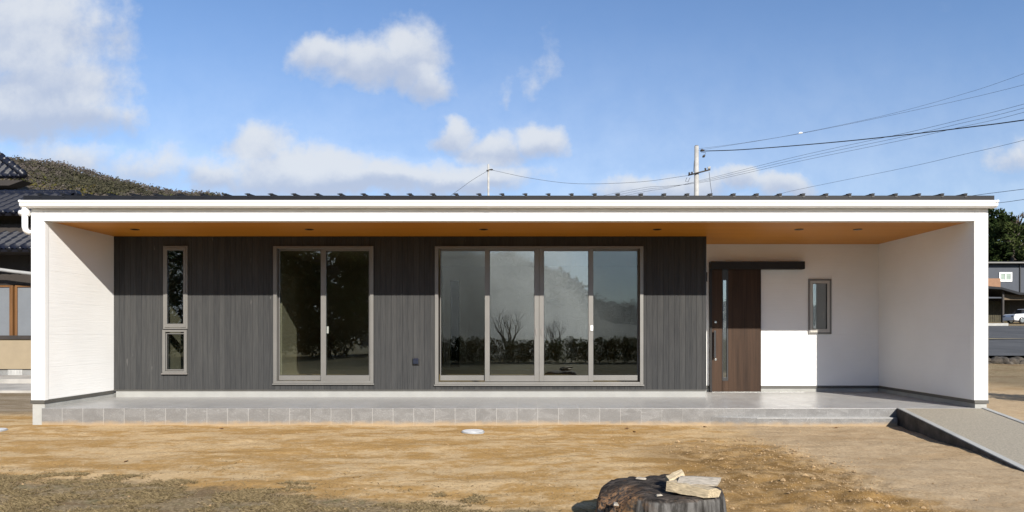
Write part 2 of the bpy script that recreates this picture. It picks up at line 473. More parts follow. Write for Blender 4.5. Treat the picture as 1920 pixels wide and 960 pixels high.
def mat_ground():
    m = bpy.data.materials.new('sandy_building_plot'); m.use_nodes = True
    T = NT(m.node_tree); b = T.n['Principled BSDF']
    pos = T.node('ShaderNodeNewGeometry').outputs['Position']
    px, py, pz = T.xyz(pos)
    n_big = T.noise(pos, 0.55, 5, 0.6)
    # raked bands run along the terrace
    n_band = T.noise(T.vmath('MULTIPLY', pos, (0.62, 1.7, 1)), 1.0, 7, 0.62, 0.5)
    n_band2 = T.noise(T.vmath('MULTIPLY', T.vmath('ADD', pos, (3.3, 8.2, 0)), (1.1, 2.5, 1)), 1.0, 6, 0.6, 0.6)
    n_mid = T.noise(pos, 5.0, 6, 0.65)
    n_fine = T.noise(pos, 34.0, 5, 0.7)
    n_grit = T.noise(pos, 120.0, 3, 0.7)
    light, ochre, damp = (0.49, 0.352, 0.192), (0.359, 0.217, 0.077), (0.265, 0.154, 0.047)
    n_blot = T.noise(T.vmath('MULTIPLY', pos, (1.1, 2.0, 1.0)), 1.5, 8, 0.72, 0.3)
    n_spot = T.noise(pos, 13.0, 6, 0.7)
    w = T.math('ADD', T.math('MULTIPLY', n_band, 0.34), T.math('ADD', T.math('MULTIPLY', n_blot, 0.34), T.math('ADD', T.math('MULTIPLY', n_mid, 0.17), T.math('MULTIPLY', n_spot, 0.15))))
    c = T.mix(T.sstep(w, 0.455, 0.545), light, ochre)
    c = T.mix(T.math('MULTIPLY', T.sstep(n_band2, 0.56, 0.68), 0.55), c, damp)
    c = T.mix(T.math('MULTIPLY', T.sstep(n_band2, 0.42, 0.32), 0.6), c, (0.482, 0.356, 0.205))
    # paler compacted grit to the right, on the way to the ramp
    e = T.math('ADD', T.math('SUBTRACT', px, 2.9), T.math('MULTIPLY', T.math('SUBTRACT', n_big, 0.5), 1.5))
    e = T.math('MULTIPLY_ADD', T.math('SUBTRACT', n_mid, 0.5), 0.8, T.math('MULTIPLY_ADD', T.math('SUBTRACT', py, 7.0), 0.12, e))
    gravel = T.math('MULTIPLY', T.sstep(e, -0.25, 0.35), T.sstep(px, 14.0, 9.0))
    gcol = T.mix(T.sstep(n_mid, 0.35, 0.65), (0.356, 0.261, 0.158), (0.419, 0.316, 0.198))
    gcol = T.mix(T.math('MULTIPLY', T.sstep(n_band, 0.5, 0.65), 0.5), gcol, (0.300, 0.198, 0.099))
    c = T.mix(gravel, c, gcol)
    # dug over dark sand between the stump and the grit
    ds = T.math('MULTIPLY', T.math('MULTIPLY', T.sstep(e, 0.25, -0.25), T.sstep(T.math('MULTIPLY_ADD', n_mid, 0.8, px), 1.3, 2.1)), T.sstep(py, 8.6, 7.2))
    c = T.mix(T.math('MULTIPLY', ds, T.sstep(n_mid, 0.38, 0.62, 1.0, 0.45)), c, (0.175, 0.100, 0.032))
    # thin dry turf at the front left and away from the plot
    edge = lambda v, a, s2: T.math('MULTIPLY_ADD', v, s2, a)
    by = T.math('ADD', T.math('MULTIPLY_ADD', px, -0.23, 5.08), T.math('MULTIPLY', T.math('SUBTRACT', n_big, 0.5), 1.3))
    by = T.math('MULTIPLY_ADD', T.math('SUBTRACT', n_mid, 0.5), 0.5, by)
    turf = T.math('MULTIPLY', T.sstep(T.math('SUBTRACT', by, py), -0.12, 0.22), T.sstep(px, 2.2, 0.8))
    far = T.math('MAXIMUM', T.sstep(px, 10.5, 12.5), T.sstep(py, 15.0, 19.0))
    far = T.math('MAXIMUM', far, T.sstep(py, 3.2, 1.8))
    far = T.math('MULTIPLY', far, T.sstep(n_mid, 0.12, 0.36))
    turf = T.math('MAXIMUM', turf, far)
    tcol = T.mix(T.sstep(n_fine, 0.3, 0.7), (0.105, 0.078, 0.042), (0.30, 0.232, 0.138))
    tcol = T.mix(T.math('MULTIPLY', T.sstep(n_mid, 0.52, 0.66), 0.55), tcol, (0.103, 0.103, 0.043))
    tcol = T.mix(T.math('MULTIPLY', T.sstep(n_band, 0.52, 0.62), 0.5), tcol, (0.118, 0.067, 0.032))
    tcol = T.mix(T.math('MULTIPLY', T.sstep(py, 2.6, 0.6), 0.8), tcol, T.mix(T.sstep(n_fine, 0.3, 0.7), (0.022, 0.026, 0.011), (0.085, 0.08, 0.035)))
    c = T.mix(turf, c, tcol)
    # wet muddy strip beside the neighbour
    mud = T.math('MULTIPLY', T.sstep(px, -7.2, -7.8), T.sstep(T.math('MULTIPLY_ADD', n_mid, 1.0, py), 10.9, 11.8))
    c = T.mix(T.math('MULTIPLY', mud, 0.85), c, T.mix(T.sstep(n_band, 0.4, 0.6), (0.134, 0.111, 0.079), (0.269, 0.237, 0.190)))
    c = T.mix(T.math('MULTIPLY', T.sstep(n_fine, 0.34, 0.56, 1.0, 0.0), T.sstep(T.noise(pos, 2.2, 4, 0.6), 0.35, 0.65, 0.22, 0.55)), c, (0.126, 0.079, 0.036))
    c = T.mix(T.sstep(n_grit, 0.55, 0.75, 0.0, 0.6), c, (0.553, 0.458, 0.332))
    T.l.new(c, b.inputs['Base Color']); b.inputs['Roughness'].default_value = 0.95
    b.inputs['Specular IOR Level'].default_value = 0.1
    h = T.math('ADD', T.math('MULTIPLY', n_fine, 0.55), T.math('MULTIPLY', n_grit, 0.35))
    h = T.math('MULTIPLY_ADD', n_mid, 1.1, h)
    bn = T.node('ShaderNodeBump'); bn.inputs['Distance'].default_value = 0.014; bn.inputs['Strength'].default_value = 0.9
    T.l.new(h, bn.inputs['Height']); T.l.new(bn.outputs[0], b.inputs['Normal'])
    return m


ground = raw_mesh('ground', gv, gf, mat_ground(), smooth=True)
tag(ground, 'sandy plot with raked bands and thin dry turf', 'ground', kind='structure')

# ---------------------------------------------------------------- the house
YF = F / 134.4            # front of the frame
YD = F / 115.0            # dark clad wall
YR = F / 105.6            # recessed entrance wall
YB = 18.2                 # back of the house
XLO, XLI, XRI, XRO = -6.897, -6.711, 6.272, 6.458
XD = 2.948                # right end of the dark wall
ZB = 0.35                 # bottom of the cladding
ZS = 2.862                # soffit
ZT = 0.24                 # terrace top

house = empty('house', (0, YF, 0), 'long single storey white house with dark clad front and amber soffit', 'house')
house.location = (0, 0, 0)


def rect_minus(x0, x1, z0, z1, holes):
    xs_ = sorted({x0, x1, *[min(max(h[0], x0), x1) for h in holes], *[min(max(h[1], x0), x1) for h in holes]})
    res = []
    for a, b in zip(xs_, xs_[1:]):
        if b - a < 1e-5: continue
        mid = (a + b) / 2
        segs = [(z0, z1)]
        for h in holes:
            if h[0] <= mid <= h[1]:
                ns = []
                for s0, s1 in segs:
                    if h[2] > s0: ns.append((s0, min(s1, h[2])))
                    if h[3] < s1: ns.append((max(s0, h[3]), s1))
                segs = [q for q in ns if q[1] - q[0] > 1e-5]
        for s0, s1 in segs: res.append((a, b, s0, s1))
    return res


def dx_(px): return (px - VX) / 115.0
def dz_(py): return CAMZ + (VY - py) / 115.0
def rx_(px): return (px - VX) / 105.6
def rz_(py): return CAMZ + (VY - py) / 105.6

W4 = (dx_(815.5), dx_(1206), dz_(721), dz_(461.7))
W2 = (dx_(513), dx_(700.5), dz_(719), dz_(461.7))
WU = (dx_(307), dx_(352.5), dz_(617), dz_(461.2))
WL = (dx_(306), dx_(351.5), dz_(699.5), dz_(618.5))
dark_holes = [W4, W2, WU, WL]

# wing walls, lintel (white siding)
b = MB(); b.box(XLO, XLI, YF, YB, ZB, 3.02); b.build('side_wall', M['siding'], house, 0.006)
b = MB(); b.box(XRI, XRO, YF, YB, ZB, 3.02); b.build('side_wall', M['siding'], house, 0.006)
b = MB(); b.box(XLI, XRI, YF, YF + 0.16, 2.858, 3.02); b.build('lintel', M['siding'], house, 0.004)
b = MB(); b.box(XLI + 0.002, XRI - 0.002, YF - 0.022, YF - 0.002, 2.850, 2.872)
b.build('lintel_trim', M['white_metal'], house, 0.003)
b = MB(); b.box(XLI + 0.01, XRI - 0.01, YF - 0.012, YF - 0.002, 2.872, 2.883); b.build('lintel_flashing', M['flash'], house)
# siding corner trim on the wing ends
b = MB(); b.box(XLI - 0.001, XLI + 0.005, YF + 0.005, YF + 0.075, ZB, 2.85); b.build('corner_trim', M['white_metal'], house)
b = MB(); b.box(XRI - 0.005, XRI + 0.001, YF + 0.005, YF + 0.075, ZB, 2.85); b.build('corner_trim', M['white_metal'], house)
# soffit
b = MB(); b.box(XLI, XRI, YF + 0.16, YD + 0.12, ZS, ZS + 0.03); b.box(XD, XRI, YD + 0.12, YR + 0.1, ZS, ZS + 0.03)
soff = b.build('soffit', M['soffit'], house)
# dark clad wall: boards
b = MB(); x = XLI; top = ZS
while x < XD - 1e-4:
    x1 = min(x + BOARD, XD)
    for (a, c, z0, z1) in rect_minus(x + 0.001, x1 - 0.001, ZB + 0.012, top, dark_holes):
        if c - a > 0.004: b.box(a, c, YD, YD + 0.016, z0, z1)
    x = x1
b.build('dark_cladding', M['boards'], house, 0.0016, 1)
b = MB()
for (a, c, z0, z1) in rect_minus(XLI, XD, ZB, ZS + 0.03, dark_holes): b.box(a, c, YD + 0.013, YD + 0.14, z0, z1)
b.build('backing_wall', M['black'], house)
b = MB(); b.box(XD - 0.012, XD + 0.004, YD - 0.004, YD + 0.14, ZB + 0.012, ZS); b.build('corner_trim', M['black'], house)
# return wall of the recess and recess wall
RW = (rx_(1516), rx_(1557), rz_(625), rz_(524.5))
DOOR = (rx_(1331), rx_(1427), ZT + 0.005, rz_(505) + 0.05)
b = MB(); b.box(XD - 0.12, XD, YD + 0.14, YR + 0.14, ZB, ZS + 0.03); b.build('return_wall', M['siding'], house)
b = MB()
for (a, c, z0, z1) in rect_minus(XD, XRI, ZB, ZS + 0.03, [RW, (DOOR[0], DOOR[1], 0, DOOR[3])]): b.box(a, c, YR, YR + 0.14, z0, z1)
b.build('entrance_wall', M['siding'], house)
# flashing lines and foundations
b = MB()
b.box(XLI, XD, YD - 0.008, YD + 0.12, ZB - 0.004, ZB + 0.012)
b.box(DOOR[1], XRI, YR - 0.006, YR + 0.1, ZB - 0.045, ZB); b.box(XD, DOOR[0], YR - 0.006, YR + 0.1, ZB - 0.045, ZB)
b.box(XLO - 0.006, XLI + 0.006, YF - 0.006, YF + 0.1, ZB - 0.045, ZB); b.box(XLI, XLI + 0.006, YF + 0.1, YD - 0.01, ZB - 0.045, ZB)
b.box(XRI - 0.006, XRO + 0.006, YF - 0.006, YF + 0.1, ZB - 0.045, ZB); b.box(XRI - 0.006, XRI, YF + 0.1, YR - 0.01, ZB - 0.045, ZB)
b.build('drip_flashing', M['flash'], house)
b = MB(); b.box(XLI + 0.03, XD - 0.002, YD + 0.012, YB, -0.2, ZB - 0.006); b.build('foundation', M['paint_base'], house)
for (fx0, fx1, fy) in ((XD + 0.001, DOOR[0] - 0.002, YR + 0.01), (DOOR[1] + 0.002, XRI, YR + 0.01), (XLO + 0.012, XLI - 0.004, YF + 0.012), (XRI + 0.008, XRO - 0.012, YF + 0.012)):
    b = MB(); b.box(fx0, fx1, fy, YB, -0.2, ZB - 0.046); b.build('foundation', M['concrete'], house, 0.004)

# roof: shallow slope rising to the back, standing seams run up it
slope = 0.075
ye = YF - 0.10
def rz(y, z0=3.135): return z0 + (y - ye) * slope
b = MB()
RX0, RX1 = -6.93, 6.475
b.prism([(ye, 3.112), (ye, 3.187), (YB + 0.2, rz(YB + 0.2, 3.187)), (YB + 0.2, rz(YB + 0.2, 3.112))], 'x', RX0, RX1)
SP = 0.3195; x = RX1 - 0.205 - 0.19 + 0.0
sx = x
while sx > RX0 + 0.02:
    b.prism([(ye - 0.006, 3.16), (ye + 0.004, 3.213), (YB + 0.2, rz(YB + 0.2, 3.213)), (YB + 0.2, rz(YB + 0.2, 3.16))], 'x', sx - 0.018, sx + 0.018)
    # folded flag where the seam cap is closed at the eave
    b.prism([(sx - 0.055, 3.208), (sx - 0.012, 3.192), (sx + 0.012, 3.192), (sx + 0.02, 3.216), (sx - 0.015, 3.217)], 'y', ye - 0.010, ye + 0.015)
    sx -= SP
b.build('roof', M['roof'], house)
b = MB(); b.box(XLO, XRO, YF + 0.01, YF + 0.15, 3.02, 3.11); b.box(XLO, XRO, YF + 0.15, YB, 2.92, 3.0)
b.box(XLO, XRO, YB - 0.15, YB, 0.3, 3.4)
b.build('eaves_board', M['siding'], house)
# gutter with rolled lips
b = MB()
GX0, GX1 = -6.962, 6.503
prof = [(YF - 0.004, 3.025), (YF - 0.10, 3.025), (YF - 0.125, 3.045), (YF - 0.13, 3.085), (YF - 0.146, 3.095), (YF - 0.146, 3.114), (YF - 0.134, 3.118), (YF - 0.128, 3.098), (YF - 0.004, 3.098)]
b.prism(prof, 'x', GX0, GX1); b.build('gutter', M['white_metal'], house, 0.003)
b = MB()
b.prism([(YF - 0.003, 3.022), (YF - 0.102, 3.022), (YF - 0.128, 3.043), (YF - 0.133, 3.085), (YF - 0.149, 3.093), (YF - 0.149, 3.116), (YF - 0.134, 3.122), (YF - 0.126, 3.1005), (YF - 0.003, 3.1005)], 'x', GX0 - 0.004, GX0 + 0.02)
b.build('gutter_cap', M['white_metal'], house)
b = MB()
b.prism([(YF - 0.003, 3.022), (YF - 0.102, 3.022), (YF - 0.128, 3.043), (YF - 0.133, 3.085), (YF - 0.149, 3.093), (YF - 0.149, 3.116), (YF - 0.134, 3.122), (YF - 0.126, 3.1005), (YF - 0.003, 3.1005)], 'x', GX1 - 0.02, GX1 + 0.004)
b.build('gutter_cap', M['white_metal'], house)
b = MB()
for gx in (-0.5,):
    b.prism([(YF - 0.004, 3.0235), (YF - 0.1005, 3.0235), (YF - 0.1265, 3.044), (YF - 0.1315, 3.086), (YF - 0.1475, 3.094), (YF - 0.1475, 3.115), (YF - 0.004, 3.115)], 'x', gx - 0.03, gx + 0.03)
b.build('gutter_joint', M['white_metal'], house)
# rain pipe: drops from the gutter, doubles back under it and runs along the side
b = MB()
gx = -6.945
b.tube([(gx + 0.02, YF - 0.06, 3.03), (gx + 0.01, YF - 0.06, 2.995), (gx - 0.015, YF - 0.05, 2.965), (gx - 0.03, YF - 0.02, 2.955)], 0.04, 14)
b.tube([(gx - 0.065, YF - 0.05, 2.955), (gx + 0.055, YF - 0.05, 2.955)], 0.042, 14)
b.tube([(gx + 0.0, YF - 0.05, 2.95), (gx + 0.0, YF - 0.05, 2.76), (gx + 0.006, YF - 0.045, 2.72), (gx + 0.006, YF - 0.01, 2.698), (gx + 0.006, YF + 0.05, 2.695), (gx + 0.006, YF + 2.0, 2.68), (gx + 0.006, YF + 2.06, 2.62), (gx + 0.006, YF + 2.06, 0.2)], 0.037, 14)
b.build('rain_pipe', M['white_metal'], house)
# downlights
for px in (253, 580, 907, 1232, 1498, 1608):
    d = (ZS - CAMZ) * F / (VY - 430)
    x = (px - VX) / F * d
    b = MB(); b.disc((x, d, ZS - 0.006), 0.066, 0.02, 28)
    o = b.build('downlight', M['black'], house, 0.002)
    b = MB(); b.disc((x, d, ZS - 0.009), 0.045, 0.004, 24); b.build('lens', M['dim_glass'], o)


# windows ------------------------------------------------------------------
def window(name, rect, y_out, depth=0.10, fw=0.055, label=None):
    x0, x1, z0, z1 = rect
    b = MB(); b.ring_frame(x0, x1, z0, z1, y_out, y_out + depth + 0.04, fw, fw, fw * 0.75, fw * 0.75)
    o = b.build(name, M['frame'], house, 0.003)
    if label: o['label'] = label
    return o


def sash(parent, x0, x1, z0, z1, y, t=0.032, wl=0.035, wr=0.035, wb=0.075, wt=0.04, m='frame', g='glass'):
    b = MB(); b.ring_frame(x0, x1, z0, z1, y, y + t, wl, wr, wb, wt)
    b.build('sash', M[m], parent, 0.003)
    b = MB(); b.box(x0 + wl - 0.006, x1 - wr + 0.006, y + t * 0.45, y + t * 0.45 + 0.008, z0 + wb - 0.006, z1 - wt + 0.006)
    b.build('pane', M[g], parent)
    b = MB(); e = 0.006
    b.ring_frame(x0 + wl - 0.001, x1 - wr + 0.001, z0 + wb - 0.001, z1 - wt + 0.001, y + 0.004, y + t * 0.44, e, e, e, e)
    b.build('gasket', M['black'], parent)


Y0 = YD - 0.022
# four-leaf sliding window
w = window('window', W4, Y0, label='wide four leaf sliding window')
gt, gb = dz_(466), dz_(713.5)
sash(w, dx_(824.5), dx_(917.5), dz_(714), dz_(466), Y0 + 0.075, wl=0.012, wr=0.07, wb=0.085, wt=0.03, g='screened')
sash(w, dx_(1104.5), dx_(1198), dz_(714), dz_(466), Y0 + 0.075, wl=0.07, wr=0.012, wb=0.085, wt=0.03, g='screened')
sash(w, dx_(909), dx_(1010.7), dz_(715.5), dz_(465.5), Y0 + 0.03, wl=0.078, wr=0.075, wb=0.098, wt=0.04)
sash(w, dx_(1011.1), dx_(1112.5), dz_(715.5), dz_(465.5), Y0 + 0.03, wl=0.075, wr=0.078, wb=0.098, wt=0.04)
for px in (1005.5, 1016):
    b = MB(); b.box(dx_(px) - 0.012, dx_(px) + 0.012, Y0 + 0.018, Y0 + 0.0295, dz_(628), dz_(616)); b.build('finger_pull', M['frame_dark'], w, 0.003)
b = MB(); b.box(dx_(1107), dx_(1112), Y0 + 0.012, Y0 + 0.0295, dz_(620), dz_(610)); b.build('latch', M['white_metal'], w, 0.002)
b = MB(); b.box(W4[0] - 0.012, W4[1] + 0.012, Y0 - 0.014, Y0 + 0.03, W4[2] - 0.022, W4[2] - 0.001); b.build('sill', M['frame'], w, 0.003)
# two-leaf sliding window
w = window('window', W2, Y0, label='two leaf sliding window')
sash(w, dx_(520.5), dx_(611), dz_(713.5), dz_(466), Y0 + 0.075, wl=0.012, wr=0.08, wb=0.08, wt=0.03)
sash(w, dx_(601), dx_(695), dz_(715), dz_(465.5), Y0 + 0.03, wl=0.085, wr=0.03, wb=0.098, wt=0.042)
b = MB(); b.box(dx_(611.5), dx_(615), Y0 + 0.05, Y0 + 0.075, dz_(625), dz_(612)); b.build('latch', M['white_metal'], w, 0.002)
b = MB(); b.box(W2[0] - 0.012, W2[1] + 0.012, Y0 - 0.014, Y0 + 0.03, W2[2] - 0.022, W2[2] - 0.001); b.build('sill', M['frame'], w, 0.003)
# tall slit window over a small square one
w = window('window', WU, Y0, fw=0.028, label='tall narrow casement window')
sash(w, dx_(310.5), dx_(349.5), dz_(614), dz_(464), Y0 - 0.008, t=0.05, wl=0.038, wr=0.038, wb=0.06, wt=0.05)
b = MB(); b.box(W2[0], W2[0] + 0.001, Y0, Y0 + 0.001, 1, 1.001)
w = window('window', WL, Y0 - 0.01, fw=0.045, label='small fixed window below the narrow casement')
sash(w, dx_(310), dx_(347.5), dz_(695), dz_(624), Y0 + 0.03, wl=0.02, wr=0.02, wb=0.02, wt=0.02)
b = MB(); b.box(WL[0] - 0.012, WL[1] + 0.012, Y0 - 0.024, Y0 + 0.03, WL[2] - 0.02, WL[2] - 0.001); b.build('sill', M['frame_dark'], w, 0.003)
# recess window
YW = YR - 0.02
w = window('window', RW, YW, fw=0.03, label='small casement window in the white entrance wall')
M['frame_pale'] = mat('shade_lifted_aluminium', (0.55, 0.525, 0.48), 0.42, 0.04, metallic=0.2)  # frame colour lightened to make up for the shade on this sash
sash(w, RW[0] + 0.022, RW[1] - 0.022, RW[2] + 0.018, RW[3] - 0.018, YW - 0.003, t=0.05, wl=0.045, wr=0.045, wb=0.06, wt=0.05, m='frame_pale')
b = MB(); b.ring_frame(RW[0] - 0.008, RW[1] + 0.008, RW[2] - 0.012, RW[3] + 0.01, YW - 0.006, YR + 0.01, 0.0075, 0.0075, 0.0075, 0.0075); b.build('trim', M['frame_dark'], w)
b = MB(); b.box(RW[1] - 0.115, RW[1] - 0.095, YW + 0.075, YW + 0.1, rz_(597), rz_(582)); b.build('handle', M['white_metal'], w, 0.004)

# sliding entrance door ----------------------------------------------------
YDr = YR - 0.07
dl, dr, dz0, dz1 = rx_(1331.5), rx_(1426.8), ZT + 0.006, rz_(503)
bx = lambda px: (px - VX) / F * YDr
g0, g1 = bx(1354.5), bx(1365.5)
dl2, dr2 = bx(1332), bx(1427)
zt = CAMZ + (VY - 504) / F * YDr; zg1 = CAMZ + (VY - 505) / F * YDr; zg0 = CAMZ + (VY - 714) / F * YDr
b = MB(); b.box(bx(1335), g0 - 0.004, YDr, YDr + 0.042, ZT + 0.008, zt)
b.box(g1, dr2, YDr, YDr + 0.042, ZT + 0.008, zt)
b.box(g0 - 0.001, g1, YDr + 0.002, YDr + 0.04, ZT + 0.008, zg0)
door = b.build('door', M['door'], house, 0.003)
door['label'] = 'walnut sliding entrance door'
b = MB(); b.box(g0 - 0.003, g0 + 0.012, YDr - 0.004, YDr + 0.04, zg0, zt); b.box(g1 - 0.03, g1 - 0.001, YDr - 0.004, YDr + 0.04, zg0, zt)
b.box(g0 + 0.012, g1 - 0.03, YDr - 0.002, YDr + 0.04, zg0, zg0 + 0.06); b.box(g0 + 0.012, g1 - 0.03, YDr - 0.002, YDr + 0.04, zt - 0.2, zt)
b.build('glazing_bead', M['black'], door, 0.002)
b = MB(); b.box(g0 + 0.011, g1 - 0.029, YDr + 0.012, YDr + 0.02, zg0 + 0.05, zt - 0.19); b.build('pane', mat_glass('door_strip_glass', 0.3, (0.25, 0.3, 0.3)), door)
hz = lambda py: CAMZ + (VY - py) / F * YDr
b = MB(); hx = bx(1338.8)
b.tube([(hx, YDr - 0.001, hz(625)), (hx, YDr - 0.05, hz(625))], 0.009, 10); b.tube([(hx, YDr - 0.001, hz(665)), (hx, YDr - 0.05, hz(665))], 0.009, 10)
b.box(hx - 0.017, hx + 0.017, YDr - 0.066, YDr - 0.044, hz(671), hz(620)); b.build('handle', M['black'], door, 0.006)
for py in (604, 674):
    b = MB(); b.disc((bx(1341.5), YDr - 0.012, hz(py)), 0.021, 0.011, 20, axis='y'); o = b.build('lock_cylinder', M['steel'], door, 0.003)
b = MB(); b.box(bx(1331), bx(1335) - 0.001, YDr - 0.012, YR + 0.1, ZT + 0.004, zt); b.build('door_jamb', M['rail'], house, 0.002)
b = MB(); b.box(bx(1331), bx(1507), YDr - 0.06, YR - 0.002, hz(505), hz(490.5)); b.build('door_rail', M['rail'], house, 0.004)
b = MB(); b.box(dl - 0.05, dr + 0.05, YR + 0.02, YR + 0.14, -0.1, DOOR[3] + 0.1); b.build('door_backing', M['rail'], house)
b = MB(); b.box(bx(1335), bx(1507), YDr - 0.01, YR + 0.02, ZT + 0.001, ZT + 0.007); b.build('floor_track', M['steel'], house)

# wall fittings
b = MB(); ox, oz = dx_(780), dz_(678)
b.box(ox - 0.055, ox + 0.055, YD - 0.022, YD + 0.004, oz - 0.058, oz + 0.062); o = b.build('outdoor_socket', M['black'], house, 0.008)
b = MB(); b.prism([(YD - 0.022, oz + 0.055), (YD - 0.05, oz + 0.02), (YD - 0.05, oz - 0.035), (YD - 0.022, oz - 0.04)], 'x', ox - 0.042, ox + 0.042); b.build('cover_flap', mat('grey_socket_cover', (0.02, 0.026, 0.045), 0.25, 0.05), o, 0.006)
b = MB(); b.box(XD + 0.001, XD + 0.022, YD + 0.2, YD + 0.3, dz_(526), dz_(509)); o = b.build('wall_lamp', M['black'], house, 0.004)
b = MB(); b.tube([(XD + 0.055, YD + 0.25, dz_(526)), (XD + 0.055, YD + 0.25, dz_(508))], 0.032, 16); b.build('lamp_shade', M['black'], o)

# rooms behind the glass
FI = 0.46
b = MB(); b.box(XLI, XD - 0.12, YD + 0.14, YB - 0.15, 0.36, FI); b.build('interior_floor', M['floor_in'], house)
b = MB(); b.box(XLI, XD - 0.122, YD + 0.142, YB - 0.15, 2.76, 2.86); b.build('interior_ceiling', M['plaster'], house)
b = MB()
b.box(-4.62, -4.5, YD + 0.14, 16.5, FI, 2.76); b.box(-1.95, -1.83, YD + 0.14, 16.5, FI, 2.76)
b.box(XD - 0.24, XD - 0.122, YD + 0.14, 16.5, FI, 2.76)
for (a, c, z0, z1) in rect_minus(XLI, XD - 0.24, FI, 2.76, [(dx_(843) * 1.35, dx_(860) * 1.35, 0, 2.45)]): b.box(a, c, 15.2, 15.3, z0, z1)
b.build('interior_wall', M['plaster'], house)
b = MB(); b.box(dx_(843) * 1.35 + 0.01, dx_(860) * 1.35 - 0.01, 15.22, 15.27, FI, 2.44); b.build('interior_door', M['rail'], house, 0.004)
b = MB(); b.box(-4.5, -4.04, YD + 0.2, YD + 0.56, FI, 2.27); b.box(-4.5, -4.045, YD + 0.563, YD + 0.95, FI, 2.27); b.build('closet', M['cabinet'], house, 0.004)
b = MB(); b.box(-6.4, -5.93, YD + 0.16, YD + 0.62, FI, 2.6); b.build('closet', M['cabinet'], house, 0.004)
b = MB(); b.box(-1.83, -1.79, YD + 0.16, 15.2, FI, FI + 0.06); b.box(-1.79, XD - 0.26, 15.16, 15.2, FI, FI + 0.06); b.build('skirting', M['cabinet'], house)

# ---------------------------------------------------------------- terrace, step, ramp
b = MB()
XT0 = (78 - VX) / 134.4
b.box(XT0, 5.20, YF, YD + 0.012, -0.2, ZT); b.box(XD, XRI, YD + 0.012, YR + 0.2, -0.2, ZT - 0.0005); b.box(5.20, XRI + 0.01, YF + 0.002, YD + 0.012, -0.2, ZT - 0.0003)
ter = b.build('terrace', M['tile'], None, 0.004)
tag(ter, 'grey stone tiled terrace along the front of the white house', 'terrace')
b = MB(); YS = YF - 0.13
sxl, sxr = (1372 - VX) / F * YS, (1683 - VX) / F * YS
b.prism([(sxl - 0.25, YF - 0.001), (sxl + 0.35, YS), (sxr, YS), (sxr, YF - 0.001)], 'z', -0.2, 0.12)
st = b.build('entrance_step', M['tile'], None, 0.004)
tag(st, 'low grey tiled step in front of the terrace beside the ramp', 'step')


def mat_ramp():
    m = mat('brushed_gravel_concrete', (0.35, 0.31, 0.24), 0.9, 0.22, 55, bump=0.004, bscale=120)
    return m
M['ramp'] = mat_ramp()
rp = empty('ramp', (0, 0, 0), 'concrete access ramp with washed gravel surface leading down from the terrace', 'ramp')
kd = Vector((-0.161, -1.0, 0)).normalized()
def rpt(x0, y0, t, off=0.0):
    return Vector((x0, y0, 0)) + kd * t + Vector((off, 0, 0))
L = 3.75
def slab(x_l, x_r, ztop0, ztop1, zb, y0=YF - 0.004, n=1, mi=0):
    b = MB()
    p = []
    for t, zt_ in ((0, ztop0), (L, ztop1)):
        for xx in (x_l, x_r):
            q = rpt(xx, y0, t); p.append((q.x, q.y, zb)); p.append((q.x, q.y, zt_))
    b.add(p, [(0, 2, 3, 1), (4, 5, 7, 6), (0, 1, 5, 4), (2, 6, 7, 3), (1, 3, 7, 5), (0, 4, 6, 2)])
    return b
M['shade_tone'] = mat('shade_darkened_concrete', (0.085, 0.078, 0.07), 0.9, 0.45, 5, bump=0.006, bscale=30)  # dark tone stands in for shade on the kerb's left face
slab(5.185, 5.265, 0.248, -0.035, -0.3).build('kerb', M['concrete'], rp, 0.006)
slab(5.177, 5.1845, 0.236, -0.047, -0.3).build('kerb_face', M['shade_tone'], rp)
slab(6.36, 6.44, 0.248, -0.035, -0.3).build('kerb', M['concrete'], rp, 0.006)
slab(5.265, 6.36, 0.238, -0.045, -0.3).build('ramp_surface', M['ramp'], rp)

# inspection covers in the sand
def cover(x, y, r, label):
    t = empty('drain_cover', (x, y, 0), label, 'drain cover', 'white drain covers in the sand')
    b = MB(); z = ground_h(x, y) + 0.012
    b.disc((0, 0, z - 0.06), r, 0.063, 36); b.build('rim', M['cover_rim'], t, 0.006)
    b = MB(); b.disc((0, 0, z + 0.004), r * 0.91, 0.006, 36); b.box(-0.02, 0.02, -r * 0.6, -r * 0.45, z + 0.0102, z + 0.013); b.build('lid', M['cover'], t, 0.004)
cover(-0.68, 8.85, 0.150, 'round white drain cover in the sand before the wide window')
cover(-7.02, 9.02, 0.150, 'round white drain cover beside the left wing wall, cut by the photo edge')

